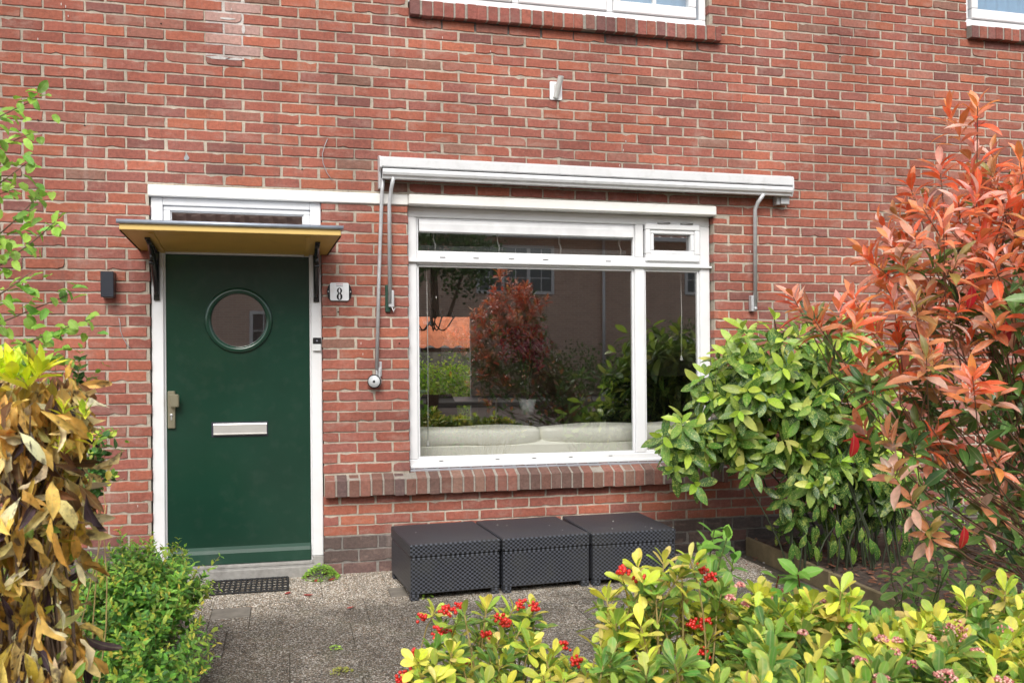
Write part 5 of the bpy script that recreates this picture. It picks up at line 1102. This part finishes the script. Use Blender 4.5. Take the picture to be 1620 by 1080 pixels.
for k in range(1150):
    p, q = ell(rg, specs, .55)
    l = rg.uniform(.06, .122); d = np.array([q[0] * .45 + rg.normal(0, .38), q[1] * .4 - .1 + rg.normal(0, .3), -1 + rg.normal(0, .45)])
    if rg.random() < .10: d[2] = rg.uniform(-.2, .5)
    lv.add(p + np.array([0, 0, .04]), d, np.array([q[0] * .7 + rg.normal(0, .5), -.8 + rg.normal(0, .5), .3 + rg.normal(0, .4)]), l, l * rg.uniform(.26, .42), mixc(rg, DP, .14))
    if k % 14 == 0: stem(sm, np.array([bb[0] + rg.normal(0, .05), YD, .03]), p, (q[0] * .5, q[1] * .5, .8), .0065, .002, rg, .3)
sm.smooth = True; sm.build('branches', BARK, t, shear=False); lv.build('dry_foliage', LD, t, 'lance', fold=.75, curl=.75, twist=1.1, wave=.14)
lv = Leaves(104)
for a, b, n_ in [(20, 588, 8), (62, 582, 7), (-10, 585, 7), (42, 598, 6), (100, 640, 3), (132, 645, 4), (98, 700, 3), (145, 690, 2)]:
    whorl(lv, P3(a, b + 6, YD - .12), (rg.normal(0, .2), -.1, 1), n_ + 3, .105 if b < 620 else .05, .036 if b < 620 else .02, 12, 60, .02, [((.90, .95, .05), 4), ((.72, .90, .06), 3), ((.44, .66, .05), 1)])
for k in range(60):
    p, q = ell(rg, specs, .3); lv.add(p, rg.normal(0, 1, 3), (rg.normal(0, .3), -.8, .5), rg.uniform(.04, .07), .02, mixc(rg, [((.20, .34, .04), 3), ((.42, .5, .05), 2)]))
lv.build('fresh_foliage', LSM, t, 'lance', .3, .2)
# ---- hazel twigs reaching in from the left
rg = np.random.default_rng(111); YH = -2.35; bb = P3(-330, 900, YH); t = thing('hornbeam_tree', 'young tree reaching in from the left edge with fresh serrated light green leaves', 'tree', (bb[0], YH, .03)); lv = Leaves(112); sm = MB()
trunk = [(bb[0], YH, .03), (bb[0] + .03, YH, 1.0), (bb[0] + .01, YH + .05, 2.0), (bb[0] + .08, YH, 3.2)]; tm_ = MB(); tm_.tube(trunk, [.035, .028, .02, .008], 10); tm_.build('trunk', BARK, t, shear=False)
LHG = [((.30, .54, .07), 4), ((.40, .64, .10), 3), ((.20, .42, .07), 2)]
tw_ = [((-330, 420), (-60, 200), (58, 158)), ((-330, 470), (-60, 250), (48, 212)), ((-330, 520), (-50, 330), (42, 258)), ((-330, 560), (-10, 410), (62, 305)), ((-330, 600), (0, 440), (88, 350)), ((-330, 640), (-20, 520), (118, 462)), ((-330, 680), (-10, 560), (142, 505)), ((-330, 660), (-40, 500), (50, 430)), ((-330, 700), (-30, 590), (100, 560)), ((-330, 640), (-80, 420), (25, 375)), ((-330, 500), (-90, 330), (22, 300)), ((-330, 700), (-40, 600), (60, 535)), ((-330, 400), (-120, 150), (-10, 190))]
for a, b, c in tw_:
    ya = YH + rg.uniform(-.15, .15); A_, B_, C_ = P3(*a, YH), P3(*b, ya), P3(*c, ya)
    pts = [A_ * (1 - s) ** 2 + 2 * B_ * s * (1 - s) + C_ * s * s for s in np.linspace(0, 1, 16)]; sm.tube([tuple(p) for p in pts], [.006 - .0048 * k / 15 for k in range(16)], 5, cap=False)
    for k in range(5, 16):
        for _ in range(4):
            if rg.random() < .12: continue
            p = pts[k] + rg.normal(0, .020, 3); sg = 1 if (k + _) % 2 else -1; ax = nrm(C_ - B_)
            lv.add(p, ax * .6 + np.array([rg.normal(0, .4), rg.normal(-.3, .4), sg * .45 - .45]), (rg.normal(0, .4), -.5 + rg.normal(0, .3), .8), rg.uniform(.036, .060), rg.uniform(.024, .034), mixc(rg, LHG))
sm.smooth = True; sm.build('branches', BARK, t, shear=False); lv.build('foliage', LH, t, 'tooth', fold=.35, curl=.4, twist=.2, wave=.04)
# ---- weeds in the joints
def weed(seed, px, py, n, R, h, L, label, pal):
    rg = np.random.default_rng(seed); x, y = G(px, py, .022); lv = Leaves(seed)
    for k in range(n):
        a = rg.uniform(0, 6.3); r = R * rg.random() ** .6; hh = h * (1 - (r / R) ** 2) * rg.uniform(.5, 1); lv.add((x + r * math.cos(a), y + r * math.sin(a) * .8, .024 + hh), (math.cos(a), math.sin(a), rg.uniform(-.1, .6)), (rg.normal(0, .3), -.3, 1), L * rg.uniform(.6, 1.2), L * .8, mixc(rg, pal))
    o = lv.build('weed', LSM, None, 'round', .2, .2, loc=(x, y, .022)); tag(o, label, 'weed')
WG = [((.26, .46, .06), 4), ((.36, .56, .09), 3), ((.16, .34, .05), 1.5)]
weed(121, 508, 914, 420, .105, .085, .016, 'bright green clump of small weeds growing at the foot of the right door jamb', WG)
weed(123, 532, 903, 34, .035, .09, .022, 'little round leaved weed right beside the green clump at the bricks', WG)
weed(125, 531, 1026, 26, .03, .015, .012, 'tiny weed in a tile joint in the middle of the path', WG)
weed(127, 540, 1062, 60, .05, .01, .012, 'flat yellowish moss patch in the tile joint at the bottom of the picture', [((.36, .38, .08), 1)])
weed(129, 677, 946, 22, .02, .06, .02, 'small grass tuft at the front corner of the woven box nearest the door', WG)
weed(131, 905, 1062, 150, .10, .06, .02, 'loose green weeds on the path among the red berried skimmias', WG)
ground_patch('front_bed', .3, 6.0, -5.2, -2.75, .03, SOIL)
# ---- foliage behind the garden and across the street
def leafmass(name, label, cat, base, crowns, n, L, pal, seed, trunk=True, cl=9):
    rg = np.random.default_rng(seed); t = thing(name, label, cat, base); lv = Leaves(seed)
    for k in range(n // cl):
        c = crowns[rg.integers(len(crowns))]; q = nrm(rg.normal(0, 1, 3)); r = rg.uniform(.5, 1.); p = np.array(c[:3]) + q * np.array(c[3:6]) * r; cc = mixc(rg, pal, .25)
        for j in range(cl): lv.add(p + rg.normal(0, L * 1.3, 3), rg.normal(0, 1, 3), q + rg.normal(0, .6, 3) + np.array([0, 0, .4]), L * rg.uniform(.7, 1.2), L * .55, cc * rg.uniform(.85, 1.15))
    lv.build('crown' if trunk else 'foliage', LSM, t, 'small', .2, .3)
    if trunk:
        m = MB(); m.tube([base, (base[0] + .1, base[1], base[2] + 1.2), (crowns[0][0], crowns[0][1], crowns[0][2])], [.14, .11, .05], 8)
        for c in crowns: m.tube([(base[0] + .05, base[1], base[2] + 1.1), (c[0], c[1], c[2])], [.07, .02], 6)
        m.build('trunk', BARK, t, shear=False)
leafmass('hedge', 'bright green hedge in the rear garden seen through the house', 'hedge', (1.8, 10.2, 0), [(x, 10.2, z, .45, .16, .42) for x in np.arange(.2, 4.2, .5) for z in (.35, .72)], 12000, .08, [((.66, .90, .08), 3), ((.50, .78, .06), 2), ((.75, .92, .16), 1)], 131, trunk=False)
GP = [((.07, .16, .04), 3), ((.11, .22, .05), 2), ((.04, .10, .03), 2)]
leafmass('street_tree', 'broad green tree across the street, seen only mirrored in the panes', 'tree', (3.0, -13.5, 0), [(3.0, -13.5, 4.2, 1.3, 1.2, 1.2), (2.2, -13.3, 3.4, 1.0, .9, .8), (3.8, -13.6, 3.3, .9, .9, .8)], 5200, .11, GP, 133)
leafmass('far_hedge', 'green garden hedge across the street, seen only mirrored in the panes', 'hedge', (8, -17.4, 0), [(x, -17.4, .7, .9, .5, .75) for x in np.arange(3.5, 15, 1.)], 6500, .09, [((.11, .24, .04), 3), ((.18, .34, .06), 2)], 135, trunk=False)
leafmass('far_shrub', 'rounded green shrub across the street, seen only mirrored in the panes', 'shrub', (10.6, -16.9, 0), [(10.6, -16.9, 1.2, .9, .6, 1.0), (12.3, -16.9, 1.5, 1.0, .6, 1.3)], 3000, .09, [((.11, .24, .04), 3), ((.20, .36, .06), 2)], 137, trunk=False)
